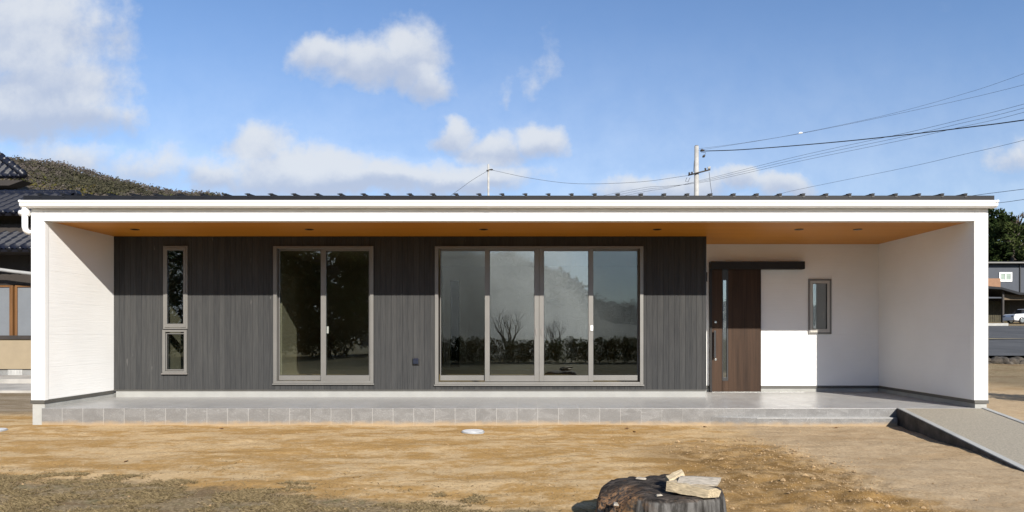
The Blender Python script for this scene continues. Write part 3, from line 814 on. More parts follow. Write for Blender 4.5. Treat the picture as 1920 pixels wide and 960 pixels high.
# ---------------------------------------------------------------- stump and firewood
def mat_stump():
    m = bpy.data.materials.new('charred_weathered_wood'); m.use_nodes = True
    T = NT(m.node_tree); b_ = T.n['Principled BSDF']
    pos = T.node('ShaderNodeTexCoord').outputs['Object']; px, py, pz = T.xyz(pos)
    nz = T.xyz(T.node('ShaderNodeNewGeometry').outputs['Normal'])[2]
    rr = T.math('SQRT', T.math('MULTIPLY_ADD', px, px, T.math('MULTIPLY', py, py)))
    n1 = T.noise(pos, 9, 6, 0.65); n2 = T.noise(pos, 40, 5, 0.65)
    rings = T.noise(T.comb(T.math('MULTIPLY', px, 9), T.math('MULTIPLY', py, 34), 0), 1.0, 7, 0.72, 0.8)
    c = T.mix(T.sstep(rings, 0.4, 0.72), (0.012, 0.010, 0.009), (0.11, 0.09, 0.075))
    c = T.mix(T.math('MULTIPLY', T.sstep(n1, 0.57, 0.70), 0.6), c, (0.13, 0.075, 0.04))
    c = T.mix(T.math('MULTIPLY', T.math('MULTIPLY', T.sstep(px, -0.16, -0.30), T.sstep(py, 0.12, -0.05)), T.sstep(n2, 0.42, 0.58, 0.0, 0.85)), c, (0.30, 0.165, 0.08))
    c = T.mix(T.math('MULTIPLY', T.sstep(n2, 0.66, 0.74), 0.6), c, (0.32, 0.28, 0.23))
    side = T.noise(T.vmath('MULTIPLY', pos, (22, 22, 3)), 1.0, 5, 0.6)
    sc = T.mix(T.sstep(side, 0.35, 0.66), (0.018, 0.016, 0.014), (0.125, 0.12, 0.115))
    lf = T.sstep(px, -0.10, -0.28)
    sc = T.mix(T.math('MULTIPLY', lf, T.sstep(n1, 0.4, 0.6)), sc, (0.24, 0.13, 0.055))
    c = T.mix(T.sstep(nz, 0.55, 0.25), c, sc)
    T.l.new(c, b_.inputs['Base Color']); b_.inputs['Roughness'].default_value = 0.85; b_.inputs['Specular IOR Level'].default_value = 0.2
    bn = T.node('ShaderNodeBump'); bn.inputs['Distance'].default_value = 0.012
    T.l.new(T.math('ADD', rings, T.math('MULTIPLY', n2, 0.5)), bn.inputs['Height']); T.l.new(bn.outputs[0], b_.inputs['Normal'])
    return m


SX, SY, SH = 0.925, 4.53, 0.285
stv = []; stf = []; na = 96
def srad(a, k=0.0):
    r = 0.398 + 0.028 * mn.noise(Vector((math.cos(a) * 1.3, math.sin(a) * 1.3, 2.0))) + 0.018 * mn.noise(Vector((math.cos(a) * 5, math.sin(a) * 5, k)))
    r += 0.05 * max(0, math.cos(a - 2.9)) ** 6 - 0.02 * max(0, math.cos(a + 2.3)) ** 8
    return r
levels = [(-0.06, 1.16), (0.0, 1.10), (0.05, 1.05), (0.12, 1.01), (0.19, 0.99), (0.25, 0.985), (0.275, 0.97), (0.285, 0.94), (0.286, 0.8), (0.287, 0.62), (0.286, 0.42), (0.286, 0.22)]
for li, (z, k) in enumerate(levels):
    for i in range(na):
        a = 2 * math.pi * i / na; r = srad(a, z * 2) * k
        x, y = math.cos(a) * r, math.sin(a) * r
        zz = z
        if li >= 5:
            drop = 0.10 * sst(-0.20, -0.40, x) * sst(0.30, -0.10, y) + 0.05 * max(0, mn.noise(Vector((x * 4, y * 4, 9)))) * sst(0.25, 0.4, r)
            zz = z - drop + 0.02 * mn.noise(Vector((x * 9, y * 22, 1)))
        else:
            rb = 1 + 0.035 * mn.noise(Vector((math.cos(a) * 9, math.sin(a) * 9, z * 2)))
            x *= rb; y *= rb
        stv.append((x, y, zz))
stv.append((0, 0, 0.287))
for li in range(len(levels) - 1):
    for i in range(na):
        stf.append((li*na+i, li*na+(i+1)%na, (li+1)*na+(i+1)%na, (li+1)*na+i))
lst = (len(levels) - 1) * na
for i in range(na): stf.append((lst+i, lst+(i+1)%na, len(stv)-1))
stump = raw_mesh('tree_stump', stv, stf, mat_stump(), smooth=True); stump.location = (SX, SY, 0)
tag(stump, 'charred round tree stump standing on the sand in the foreground', 'tree stump')


M['split'] = mat('pale_split_wood', (0.52, 0.42, 0.275), 0.75, 0.35, 6.0, (3, 22, 22), bump=0.004, bscale=14, fn='obj')
M['split_grey'] = mat('weathered_split_wood', (0.46, 0.405, 0.33), 0.8, 0.35, 6.0, (3, 22, 22), bump=0.004, bscale=14, fn='obj')
def log(name, m, loc, rot, prof, ln, label, taper=0.85, seed=0):
    rnd = random.Random(seed)
    n = len(prof); vs = []; secs = 7
    for s in range(secs):
        t = s / (secs - 1); k = 1 + (taper - 1) * t
        for q in prof:
            vs.append((-ln/2 + ln * t + rnd.uniform(-.006, .006) * (0 < s < secs - 1) + (q[0] * 0.25 if s in (0, secs-1) else 0), q[0] * k + rnd.uniform(-.003, .003), q[1] * k + rnd.uniform(-.003, .003)))
    fs = [tuple(range(n))[::-1], tuple(range((secs-1)*n, secs*n))]
    for s in range(secs - 1):
        for i in range(n): fs.append((s*n+i, s*n+(i+1)%n, (s+1)*n+(i+1)%n, (s+1)*n+i))
    o = raw_mesh(name, vs, fs, m)
    bm = bmesh.new(); bm.from_mesh(o.data); bmesh.ops.recalc_face_normals(bm, faces=bm.faces); bm.to_mesh(o.data); bm.free()
    o.location = loc; o.rotation_euler = rot
    tag(o, label, 'firewood', 'split firewood on the stump')
    return o
log('firewood', M['split'], (1.055, 4.275, 0.322), (R(-4), R(3), R(-36)), [(-0.075, -0.034), (0.05, -0.036), (0.075, 0.012), (0.02, 0.034), (-0.07, 0.03)], 0.27, 'thick cut block of split firewood lowest on the stump', 0.8, 1)
log('firewood', M['split_grey'], (1.10, 4.325, 0.362), (R(10), R(-1), R(-9)), [(-0.075, -0.012), (0.05, -0.02), (0.08, 0.002), (0.03, 0.016), (-0.08, 0.004)], 0.25, 'flat greyish slab of firewood lying on the cut block', 0.72, 2)
log('firewood', M['split'], (0.985, 4.45, 0.338), (R(50), R(-22), R(22)), [(-0.055, -0.03), (0.045, -0.032), (0.058, 0.010), (0.02, 0.032), (-0.045, 0.026)], 0.12, 'short cream wedge of firewood tilted up behind the slab', 0.8, 3)
# chips lying on the stump top
chips = [(0.80, 4.72, 0.05, 'slim pale wood chip at the back of the stump top'), (0.83, 4.24, 0.035, 'small white wood chip near the front rim of the stump'), (0.57, 4.30, 0.05, 'pale chip lodged in the broken left edge of the stump')]
for i, (x, y, s, lb) in enumerate(chips):
    s *= 0.72
    zc = SH + 0.004 - (0.07 if i == 2 else 0)
    b = MB(); b.add([(-s, -s*.4, 0), (s*.9, -s*.5, 0), (s, s*.35, 0), (-s*.7, s*.5, 0), (-s*.8, -s*.2, s*.28), (s*.7, -s*.3, s*.22), (s*.8, s*.2, s*.3), (-s*.5, s*.3, s*.35)],
                    [(0,3,2,1),(4,5,6,7),(0,1,5,4),(1,2,6,5),(2,3,7,6),(3,0,4,7)])
    o = b.build('wood_chip', M['split_grey'], None); o.location = (x, y, zc); o.rotation_euler = (0, 0, -0.4 + i)
    tag(o, lb, 'wood chip', 'chips on the stump')


def rebase(root, base):
    base = Vector(base); root.location = base
    for c in list(root.children): c.matrix_parent_inverse = Matrix.Translation(-base)
rebase(house, (0, YF, 0)); rebase(rp, (5.8, YF - 1.8, 0))

# ---------------------------------------------------------------- neighbour's house on the left
M['kawara'] = mat('blue_black_glazed_tile', (0.008, 0.0095, 0.018), 0.4, 0.25, 9, spec=0.35)
M['n_wall'] = mat('dim_grey_render', (0.16, 0.15, 0.14), 0.9, 0.1)
M['beige'] = mat('beige_wall_panel', (0.33, 0.265, 0.175), 0.8, 0.05)
M['n_wood'] = mat_wood('orange_brown_window_wood', (0.09, 0.042, 0.015), (0.17, 0.08, 0.027), 0.5, 2, 30)
M['n_dark'] = mat('dark_timber', (0.035, 0.028, 0.024), 0.7, 0.2)
M['frost'] = mat('frosted_pane', (0.19, 0.205, 0.225), 0.35, 0.04)
M['n_base'] = mat('grey_mortar_base', (0.25, 0.25, 0.245), 0.9, 0.15, 4)


def tile_roof(b, o, xdir, sdir, w, L_, pitch=0.27, row=0.24, amp=0.028, taper=0.0):
    """pantiles: o is the eave corner, xdir along the eave, sdir up the slope (unit vectors)"""
    o = Vector(o); xd = Vector(xdir).normalized(); sd = Vector(sdir).normalized(); nr = xd.cross(sd).normalized()
    if nr.z < 0: nr = -nr
    nxs = int(w / pitch * 8); rows = int(L_ / row); lines = []
    for r in range(rows):
        lines.append((r * row, 0.022)); lines.append(((r + 1) * row - 0.004, 0.0))
    vs = []
    for (s, lift) in lines:
        for i in range(nxs + 1):
            x = min(w * i / nxs, w - taper * s); ph = (x / pitch) % 1.0
            h = amp * (math.cos(ph * 2 * math.pi) ** 3 + 0.3 * math.cos(ph * 2 * math.pi))
            vs.append(o + xd * x + sd * s + nr * (h + lift))
    fs = [(j*(nxs+1)+i, j*(nxs+1)+i+1, (j+1)*(nxs+1)+i+1, (j+1)*(nxs+1)+i) for j in range(len(lines) - 1) for i in range(nxs)]
    b.add(vs, fs, True)
    # round end discs along the eave
    for k in range(int(w / pitch) + 1):
        p = o + xd * (k * pitch) - sd * 0.012 + nr * 0.0
        b.tube([p - sd * 0.02, p + sd * 0.05], 0.06, 10)
    # deck below
    d = -nr * 0.09
    b.add([o + d, o + xd * w + d, o + xd * (w - taper * L_) + sd * L_ + d, o + sd * L_ + d], [(0, 1, 2, 3)])
    b.add([o + d, o + xd * w + d, o + xd * w - nr * 0.02, o - nr * 0.02], [(0, 1, 2, 3)])


nb = empty('neighbour_house', (0, 0, 0), 'traditional house with blue black tiled roofs and beige wall left of the white house', 'house')
YN = 18.0
def nz(py, d=YN): return CAMZ + (VY - py) / F * d
NX0, NX1 = -24.0, -8.6
gw = [((0 - VX) / F * YN - 1.0, (25 - VX) / F * YN), ((29 - VX) / F * YN, (62 - VX) / F * YN + 0.5)]
wz0, wz1 = nz(632), nz(526)
b = MB(); b.box(NX0, NX1, YN + 0.05, YN + 7, -0.1, nz(693)); b.build('foundation', M['n_base'], nb)
vx0, vx1 = (13 - VX) / F * YN, (40 - VX) / F * YN
b = MB(); b.box(vx0, vx1, YN + 0.03, YN + 0.06, nz(707), nz(693.5))
for k in range(9): b.box(vx0 + 0.02 + k * 0.04, vx0 + 0.03 + k * 0.04, YN + 0.015, YN + 0.03, nz(707), nz(694))
b.build('vent', mat('pale_vent_grille', (0.5, 0.5, 0.49), 0.6), nb)
b = MB(); b.box(NX0, NX1, YN, YN + 0.1, nz(692), nz(636)); b.build('wall_panel', M['beige'], nb)
b = MB(); b.box(NX0, NX1, YN + 0.06, YN + 7, nz(636), nz(420)); b.build('wall', M['n_dark'], nb)
b = MB(); b.box(NX0, NX1, YN - 0.05, YN + 0.05, nz(636), nz(629)); b.box(NX0, NX1, YN - 0.02, YN + 0.058, nz(534), nz(510)); b.build('lintel', M['n_dark'], nb)
for (a, c) in gw:
    b = MB(); b.ring_frame(a, c, wz0, nz(535), YN - 0.03, YN + 0.05, 0.06, 0.085, 0.03, 0.05); w = b.build('window', M['n_wood'], nb, 0.004)
    b = MB(); b.box(a + 0.05, c - 0.07, YN, YN + 0.02, wz0 + 0.02, nz(535) - 0.04); b.build('pane', M['frost'], w)
b = MB(); pts = [(NX0, YN - 0.5, nz(500)), ((0 - VX) / F * 17.5, 17.5, nz(505.5, 17.5)), ((25 - VX) / F * 17.5, 17.5, nz(509, 17.5)), ((60 - VX) / F * 17.5, 17.5, nz(513, 17.5)), (NX1, 17.5, nz(525, 17.5))]
b.tube(pts, 0.045, 8); b.build('rain_gutter', mat('grey_old_gutter', (0.35, 0.35, 0.35), 0.5), nb)
# lower skirt roof
s1 = Vector((0, 1.3, 0.75)).normalized()
b = MB(); tile_roof(b, (NX0, 17.1, nz(466, 17.1)), (1, 0, 0), s1, NX1 - NX0, 1.5); b.build('lower_roof', M['kawara'], nb)
b = MB(); b.box(NX0, NX1, 17.2, YN + 0.1, nz(478), nz(470)); b.build('eaves', M['n_dark'], nb)
b = MB(); b.box(NX0, NX1 - 0.3, 18.5, 24, nz(430, 18.5), nz(388, 18.5)); b.build('upper_wall', M['n_wall'], nb)
# main roof with ridge
s2 = Vector((0, 1.0, 0.5)).normalized()
e0 = nz(398, 17.6); rr_ = (145 - VX) / F * 19.36
b = MB(); tile_roof(b, (NX0, 17.6, e0), (1, 0, 0), s2, -12.7 - NX0 + 0.0, 1.96); tile_roof(b, (-12.75, 17.6, e0), (1, 0, 0), s2, 4.2, 1.2)
b.build('main_roof', M['kawara'], nb)
b = MB(); zr = nz(360, 19.36)
b.box(NX0, rr_ - 0.06, 19.26, 19.46, zr - 0.2, zr - 0.03); b.tube([(NX0, 19.36, zr - 0.03), (rr_ - 0.08, 19.36, zr - 0.03)], 0.085, 12)
for k in range(28):
    xk = rr_ - 0.36 - k * 0.28; b.tube([(xk, 19.36, zr - 0.03), (xk + 0.04, 19.36, zr - 0.03)], 0.1, 12)
b.prism([(rr_ - 0.1, zr - 0.22), (rr_ + 0.02, zr - 0.22), (rr_ + 0.06, zr - 0.05), (rr_ + 0.01, zr + 0.04), (rr_ - 0.1, zr + 0.05)], 'y', 19.24, 19.48)
b.build('ridge', M['kawara'], nb, 0.006)
# upper storey: hipped roof, its corner ridge falling to the right
pe = P(45, 330, 21.0); hipd = Vector((-1, 0.6, 0.56)); s3 = Vector((0, 0.6, 0.56)); L3 = s3.length * 3.0; s3.normalize()
b = MB(); tile_roof(b, pe - Vector((8, 0, 0)), (1, 0, 0), s3, 8.0, L3, taper=3.0 / L3); b.build('upper_roof', M['kawara'], nb)
b = MB(); h0 = pe + Vector((0.0, 0, 0.03)); h1 = pe + hipd * 3.0 + Vector((0, 0, 0.06)); hl = hipd.normalized()
b.tube([h0, h1], 0.1, 10)
for k in range(10):
    q = h0 + (h1 - h0) * ((k + 0.4) / 10) + Vector((0, 0, 0.02)); b.tube([q - hl * 0.03, q + hl * 0.03], 0.122, 10)
b.build('hip_ridge', M['kawara'], nb)
b = MB(); b.prism([(pe.x - 8, pe.z - 0.28), (pe.x - 0.5, pe.z - 0.28), (pe.x - 0.06, pe.z - 0.12), (pe.x - 8, pe.z - 0.12)], 'y', 21.05, 21.5); b.build('eaves', M['n_dark'], nb)
b = MB(); b.box(pe.x - 8, pe.x - 0.72, 21.7, 26, 4.6, pe.z - 0.1); b.build('upper_storey_wall', M['n_dark'], nb)
rebase(nb, (-14, YN, 0))

b = MB(); b.box(-24, -7.4, 14.6, YN + 0.04, -0.1, 0.05); b.box(-24, -7.4, 16.6, YN + 0.03, 0.05, 0.16)
ap = b.build('concrete_path', mat('pale_concrete_apron', (0.42, 0.40, 0.37), 0.9, 0.2, 1.5, bump=0.004, bscale=30)); tag(ap, 'pale concrete path along the foot of the tiled house', 'path', kind='structure')

# ---------------------------------------------------------------- right background: road, wall, houses, car
rxs = [11.2 + 128 * (i / 60) ** 1.5 for i in range(61)]; rys = [25.6 + 38 * i / 60 for i in range(61)]
rv = []; rf = []
for y in rys:
    for x in rxs: rv.append((x, y, terrain(x, y) + 0.012))
for j in range(60):
    for i in range(60): rf.append((j*61+i, j*61+i+1, (j+1)*61+i+1, (j+1)*61+i))
M['asphalt'] = mat('worn_asphalt', (0.066, 0.065, 0.064), 0.9, 0.3, 0.5, bump=0.004, bscale=60)
road = raw_mesh('road', rv, rf, M['asphalt'], smooth=True); tag(road, 'grey asphalt road rising behind the plot', 'road', kind='structure')
b = MB(); gx0 = (1845 - VX) / F * 38
v0 = []; 
for i in range(13):
    x = gx0 - 1 + i * 0.34
    for dy_ in (0, 1.1):
        yy = 37.5 + dy_ * (1 - i / 13.0) + 0.05 * i; v0.append((x, yy, terrain(x, yy) + 0.05))
b.add(v0, [(2*i, 2*i+2, 2*i+3, 2*i+1) for i in range(12)], True)
vg = b.build('grass_verge', mat('dry_verge', (0.30, 0.24, 0.13), 0.95, 0.3, 6)); tag(vg, 'pale strip of dry verge on the asphalt', 'verge', kind='structure')
b = MB(); 
kx0 = (1800 - VX) / F * 66; b.box(kx0, (1877 - VX) / F * 66, 65, 66.2, 1.6, terrain(40, 65) + 0.22)
kb = b.build('kerb', M['concrete']); tag(kb, 'pale concrete kerb along the far edge of the road', 'kerb', kind='structure')

# rough dry stone wall beside the road
M['stones'] = mat('dark_mossy_field_stone', (0.075, 0.062, 0.048), 0.95, 0.55, 3.0, bump=0.02, bscale=14)
b = MB(); rnd = random.Random(11)
x = 13.2
while x < 22:
    for row in range(3):
        r = rnd.uniform(0.13, 0.21); cx, cy, cz = x + rnd.uniform(-.08, .08) + row * 0.1, 22.9 + rnd.uniform(-.1, .1) + row * 0.05, 0.05 + row * 0.13 + rnd.uniform(-.02, .02)
        bm = bmesh.new(); bmesh.ops.create_icosphere(bm, subdivisions=2, radius=r)
        sd = rnd.uniform(0, 99)
        vs = []
        for v in bm.verts:
            k = 1 + 0.35 * mn.noise(v.co * (1.6 / r) * 0.6 + Vector((sd, sd, sd)))
            vs.append((cx + v.co.x * k * 1.15, cy + v.co.y * k, cz + v.co.z * k * 0.8))
        b.add(vs, [tuple(q.index for q in f.verts) for f in bm.faces], False); bm.free()
    x += rnd.uniform(0.2, 0.3)
sw = b.build('stone_wall', M['stones']); tag(sw, 'low dark rough stone wall between the dirt and the road', 'wall')

navy = empty('navy_house', (0, 0, 0), 'dark blue grey two storey house with white window behind the carport', 'house')
M['navy'] = mat('slate_blue_cladding', (0.055, 0.064, 0.085), 0.7, 0.08, 2)
M['terracotta'] = mat('terracotta_cladding', (0.30, 0.16, 0.09), 0.8, 0.1)
YH = 78.0
hx0 = P(1840, 500, YH).x
b = MB(); b.box(hx0, hx0 + 14, YH, YH + 9, 2.0, P(0, 495, YH).z); b.build('wall', M['navy'], navy)
b = MB(); zr = P(0, 495, YH).z
b.prism([(YH - 0.7, zr), (YH - 0.7, zr + 0.22), (YH + 9.7, zr + 1.2), (YH + 9.7, zr + 0.9)], 'x', hx0 - 0.8, hx0 + 15); b.build('roof', M['black'], navy)
b = MB(); b.box(hx0 - 0.8, hx0 + 15, YH - 0.76, YH - 0.7, zr + 0.02, zr + 0.14); b.build('roof_edge', M['frame'], navy)
wx0, wx1, z0, z1 = P(1873, 0, YH).x, P(1897, 0, YH).x, P(0, 528, YH).z, P(0, 510.5, YH).z
b = MB(); b.ring_frame(wx0, wx1, z0, z1, YH - 0.08, YH + 0.02, .17, .17, .2, .17); b.box((wx0+wx1)/2 - .05, (wx0+wx1)/2 + .05, YH - .07, YH + .02, z0 + .1, z1 - .1); w = b.build('window', M['white_metal'], navy)
b = MB(); b.box(wx0 + .15, wx1 - .15, YH - .03, YH - .01, z0 + .15, z1 - .15); b.build('pane', mat('curtained_pane', (0.35, 0.42, 0.36), 0.2), w)
b = MB(); b.box(P(1840, 0, YH - 1.6).x, P(1876, 0, YH - 1.6).x, YH - 1.6, YH - 0.01, P(0, 545, YH).z, P(0, 524, YH).z); b.build('balcony', M['terracotta'], navy)
b = MB(); b.box(P(1911, 0, YH).x, P(1913, 0, YH).x, YH - .1, YH - .001, 2.2, zr); b.build('rain_pipe', M['black'], navy)
rebase(navy, (hx0 + 7, YH + 4, terrain(50, 80)))

cp_ = empty('carport', (0, 0, 0), 'dark open carport with sloping roof behind the road', 'carport')
YC = 73.0; tz = terrain(50, YC)
cx0, cx1 = P(1835, 0, YC).x, P(2050, 0, YC).x
b = MB(); b.prism([(cx0, P(0, 536, YC).z), (P(1872, 0, YC).x, P(0, 539, YC).z), (P(1908, 0, YC).x, P(0, 549, YC).z), (cx1, P(0, 552, YC).z), (cx1, P(0, 555, YC).z), (P(1905, 0, YC).x, P(0, 553, YC).z), (P(1872, 0, YC).x, P(0, 543, YC).z), (cx0, P(0, 541, YC).z)], 'y', YC - 0.5, YC + 4.2); b.build('roof', M['roof'], cp_)
b = MB(); b.box(cx0, cx1, YC + 3.9, YC + 4.1, tz - 0.2, P(0, 556, YC).z); b.build('back_wall', M['n_dark'], cp_)
b = MB(); b.box(P(1886, 0, YC).x, cx1, YC + 0.3, YC + 0.5, P(0, 562, YC).z, P(0, 552, YC).z); b.build('beam', mat('old_timber', (0.14, 0.10, 0.06), 0.8, 0.2), cp_)
for px in (1880, 1935, 1990):
    b = MB(); b.box(P(px, 0, YC).x, P(px + 3, 0, YC).x, YC, YC + 0.18, tz - 0.2, P(0, 545, YC).z); b.build('post', M['n_dark'], cp_)
b = MB(); b.box(P(1888, 0, YC).x, P(1930, 0, YC).x, YC + 3.0, YC + 3.1, tz, P(0, 562, YC).z)
for k in range(10): b.box(P(1888, 0, YC).x + k * 0.25, P(1888, 0, YC).x + k * 0.25 + 0.16, YC + 2.97, YC + 3.0, tz, P(0, 563, YC).z)
b.build('plank_screen', mat('olive_brown_planks', (0.05, 0.042, 0.02), 0.8, 0.3), cp_)
rebase(cp_, (P(1920, 0, YC).x, YC + 2, tz))


def make_car(loc, rz_, label):
    t = empty('parked_car', (0, 0, 0), label, 'car')
    paint = mat('white_car_paint', (0.72, 0.73, 0.75), 0.22, 0.02); dg = mat('dark_car_glass', (0.02, 0.022, 0.025), 0.08)
    side = [(-2.1, 0.32), (-2.14, 0.62), (-2.05, 0.86), (-1.9, 0.95), (-0.95, 1.0), (1.3, 0.98), (1.95, 0.9), (2.12, 0.7), (2.12, 0.36), (1.75, 0.28), (-1.75, 0.28)]
    b = MB(); b.prism(side, 'y', -0.84, 0.84); b.build('body', paint, t, 0.06, 3)
    cab = [(-1.45, 0.96), (-0.75, 1.42), (0.75, 1.45), (1.55, 0.96)]
    vs = [(x, s * (0.80 if z < 1.2 else 0.62), z) for s in (-1, 1) for (x, z) in cab]
    b = MB(); b.add(vs, [(0,1,2,3)[::-1], (4,5,6,7), (0,4,5,1), (1,5,6,2), (2,6,7,3)]); b.build('cabin', dg, t, 0.03, 2)
    vs = [(x, s * 0.635, z) for s in (-1, 1) for (x, z) in [(-0.78, 1.42), (-0.7, 1.47), (0.7, 1.5), (0.8, 1.44)]]
    b = MB(); b.add(vs, [(0,1,2,3)[::-1], (4,5,6,7), (0,4,5,1), (1,5,6,2), (2,6,7,3), (3,7,4,0)]); b.build('roof', paint, t, 0.02)
    for sx in (-1.32, 1.32):
        for sy in (-0.80, 0.80):
            b = MB(); b.disc((sx, sy - 0.1, 0.31), 0.31, 0.2, 28, axis='y'); w = b.build('wheel', M['rubber'], t, 0.03)
            b = MB(); b.disc((sx, sy - 0.108, 0.31), 0.2, 0.216, 20, axis='y'); b.build('rim', M['steel'], w, 0.01)
    for sy in (-0.62, 0.62):
        b = MB(); b.box(-2.15, -1.98, sy - 0.18, sy + 0.18, 0.64, 0.8); b.build('headlight', M['frost'], t, 0.02)
        b = MB(); b.box(2.0, 2.14, sy - 0.16, sy + 0.16, 0.66, 0.84); b.build('tail_lamp', mat('red_lamp', (0.3, 0.01, 0.01), 0.2), t, 0.02)
    b = MB(); b.box(-2.165, -2.1, -0.7, 0.7, 0.3, 0.46); b.build('bumper', paint, t, 0.02)
    t.location = loc; t.rotation_euler = (0, 0, rz_)
    return t
cxp = P(1897, 0, 69).x
make_car((cxp + 2.12, 69.5, terrain(52, 69.5) + 0.02), 0.0, 'white car parked in front of the carport')


# ---------------------------------------------------------------- vegetation
M['bark'] = mat('grey_brown_bark', (0.10, 0.08, 0.065), 0.9, 0.3, 6, bump=0.01, bscale=30)


def limb(b, p0, d, ln, r, depth, rnd, tips, spread=0.7, kids=3, up=0.15):
    pts = [p0]; rad = [r]; p = p0.copy(); d = d.normalized()
    n = 4
    for i in range(n):
        d = (d + Vector((rnd.uniform(-1, 1), rnd.uniform(-1, 1), rnd.uniform(-1, 1))) * 0.16 + Vector((0, 0, up * 0.3))).normalized()
        p = p + d * ln / n; pts.append(p.copy()); rad.append(r * (1 - 0.55 * (i + 1) / n))
    b.tube(pts, rad, 6 if r > 0.03 else 4)
    if depth == 0: tips.append(p.copy()); return
    for k in range(kids):
        i = rnd.choice([2, 3, 4, 4]) if k else 4
        nd = (d + Vector((rnd.uniform(-1, 1), rnd.uniform(-1, 1), rnd.uniform(-0.5, 1))) * spread).normalized()
        limb(b, pts[i], nd, ln * rnd.uniform(0.55, 0.8), rad[i] * 0.75, depth - 1, rnd, tips, spread, kids, up)


def leaf_cloud(centres, radii, per, size, rnd, flat=0.6):
    vs = []; fs = []
    for c, r in zip(centres, radii):
        for _ in range(per):
            while True:
                q = Vector((rnd.uniform(-1, 1), rnd.uniform(-1, 1), rnd.uniform(-1, 1)))
                if q.length < 1: break
            q.z *= flat + 0.2
            p = c + q * r; s = size * rnd.uniform(0.6, 1.3)
            n = (q.normalized() * 0.6 + Vector((rnd.gauss(0, 1), rnd.gauss(0, 1), rnd.gauss(0.5, 1)))).normalized()
            u = n.orthogonal().normalized(); u = Matrix.Rotation(rnd.uniform(0, 6.28), 3, n) @ u; w = n.cross(u)
            o = len(vs); vs += [p - u * s, p - w * s * 0.45 + n * s * .1, p + u * s, p + w * s * 0.45 + n * s * .1]; fs.append((o, o+1, o+2, o+3))
    return vs, fs


def tree(name, loc, h, cr, seed, leafm, label, cat='tree', group=None, clumps=60, per=60, lsize=0.22, style='round', trunk=0.35, crown_name='crown'):
    rnd = random.Random(seed)
    t = empty(name, (0, 0, 0), label, cat, group)
    b = MB(); tips = []
    tr = 0.03 * h
    b.tube([(0, 0, -0.3), (0.02 * h, 0, h * 0.25), (0.0, 0.02 * h, h * 0.6), (0.01 * h, 0, h * 0.92)], [tr * 1.3, tr, tr * 0.6, tr * 0.12], 10)
    cs = []; rs = []
    for k in range(clumps):
        if style == 'cone':
            f = rnd.random() ** 1.2; z = h * (trunk * 0.6 + (1 - trunk * 0.6) * f); rr = cr * (1 - f) ** 0.8 * rnd.uniform(0.35, 1.0) + 0.02 * h; s = cr * 0.26 * (1.1 - f * 0.7)
        else:
            f = rnd.uniform(-1, 1); z = h * (trunk + (1 - trunk) * (f + 1) / 2) - 0.05 * h; rr = cr * math.sqrt(max(0.02, 1 - f * f * 0.92)) * rnd.uniform(0.25, 1.0) ** 0.6; s = cr * rnd.uniform(0.2, 0.36)
        a = rnd.uniform(0, 6.283); c = Vector((math.cos(a) * rr, math.sin(a) * rr, z)); cs.append(c); rs.append(s)
        if k % 2 == 0:
            z0 = max(0.2 * h, z - rr * 0.6); mid = Vector((c.x * 0.5, c.y * 0.5, (z0 + z) / 2 - 0.04 * h))
            b.tube([(0.01 * h, 0.01 * h, min(z0, h * 0.85)), mid, c], [tr * 0.4, tr * 0.26, tr * 0.1], 5)
    b.build('trunk', M['bark'], t)
    vs, fs = leaf_cloud(cs, rs, per, lsize, rnd)
    raw_mesh(crown_name, vs, fs, leafm, t)
    t.location = loc
    return t


L_dark = mat_leaf('dark_evergreen_leaf', (0.012, 0.022, 0.009), (0.045, 0.065, 0.022))
L_mid = mat_leaf('mid_evergreen_leaf', (0.02, 0.032, 0.012), (0.075, 0.09, 0.03))
L_brown = mat_leaf('winter_twig_leaf', (0.07, 0.055, 0.04), (0.15, 0.12, 0.09))
L_bush = mat_leaf('dull_bush_leaf', (0.03, 0.035, 0.012), (0.09, 0.085, 0.03))
rt = 'trees behind the navy house'
def tloc(px, d): return Vector(((px - VX) / F * d, d, terrain((px - VX) / F * d, d)))
def th(py, d, px): return CAMZ + (VY - py) / F * d - terrain((px - VX) / F * d, d)
tree('evergreen_tree', tloc(1868, 92), th(380, 92, 1868), 2.5, 3, L_dark, 'tallest dark evergreen close beside the white wing wall', group=rt, clumps=70, per=70, lsize=0.30, style='round', trunk=0.2)
tree('evergreen_tree', tloc(1838, 98), th(398, 98, 1838), 3.0, 4, L_dark, 'dark evergreen mostly hidden behind the right wing wall', group=rt, clumps=60, per=60, lsize=0.30, trunk=0.2)
tree('evergreen_tree', tloc(1900, 86), th(416, 86, 1900), 3.2, 5, L_mid, 'broad mid green evergreen above the navy roof', group=rt, clumps=80, per=75, lsize=0.28, trunk=0.12)
tree('evergreen_tree', tloc(1935, 90), th(405, 90, 1935), 3.6, 6, L_dark, 'dark evergreen at the right edge of the photo', group=rt, clumps=80, per=70, lsize=0.30, trunk=0.12)
tree('evergreen_tree', tloc(1872, 88), th(440, 88, 1872), 3.2, 8, L_dark, 'low dark evergreen filling the gap above the terracotta balcony', group=rt, clumps=80, per=75, lsize=0.28, trunk=0.05)
tree('bare_tree', tloc(1908, 104), th(386, 104, 1908), 2.4, 9, L_brown, 'leafless greyish tree showing above the evergreens', group=rt, clumps=60, per=55, lsize=0.20, trunk=0.3)
# unseen bush added outside the right edge to cast shade on the dirt
tree('shade_bush', (10.4, 12.5, 0), 0.95, 0.75, 21, L_bush, 'unseen round bush added beyond the ramp to shade the dirt', 'bush', clumps=36, per=70, lsize=0.05, trunk=0.15, crown_name='foliage')


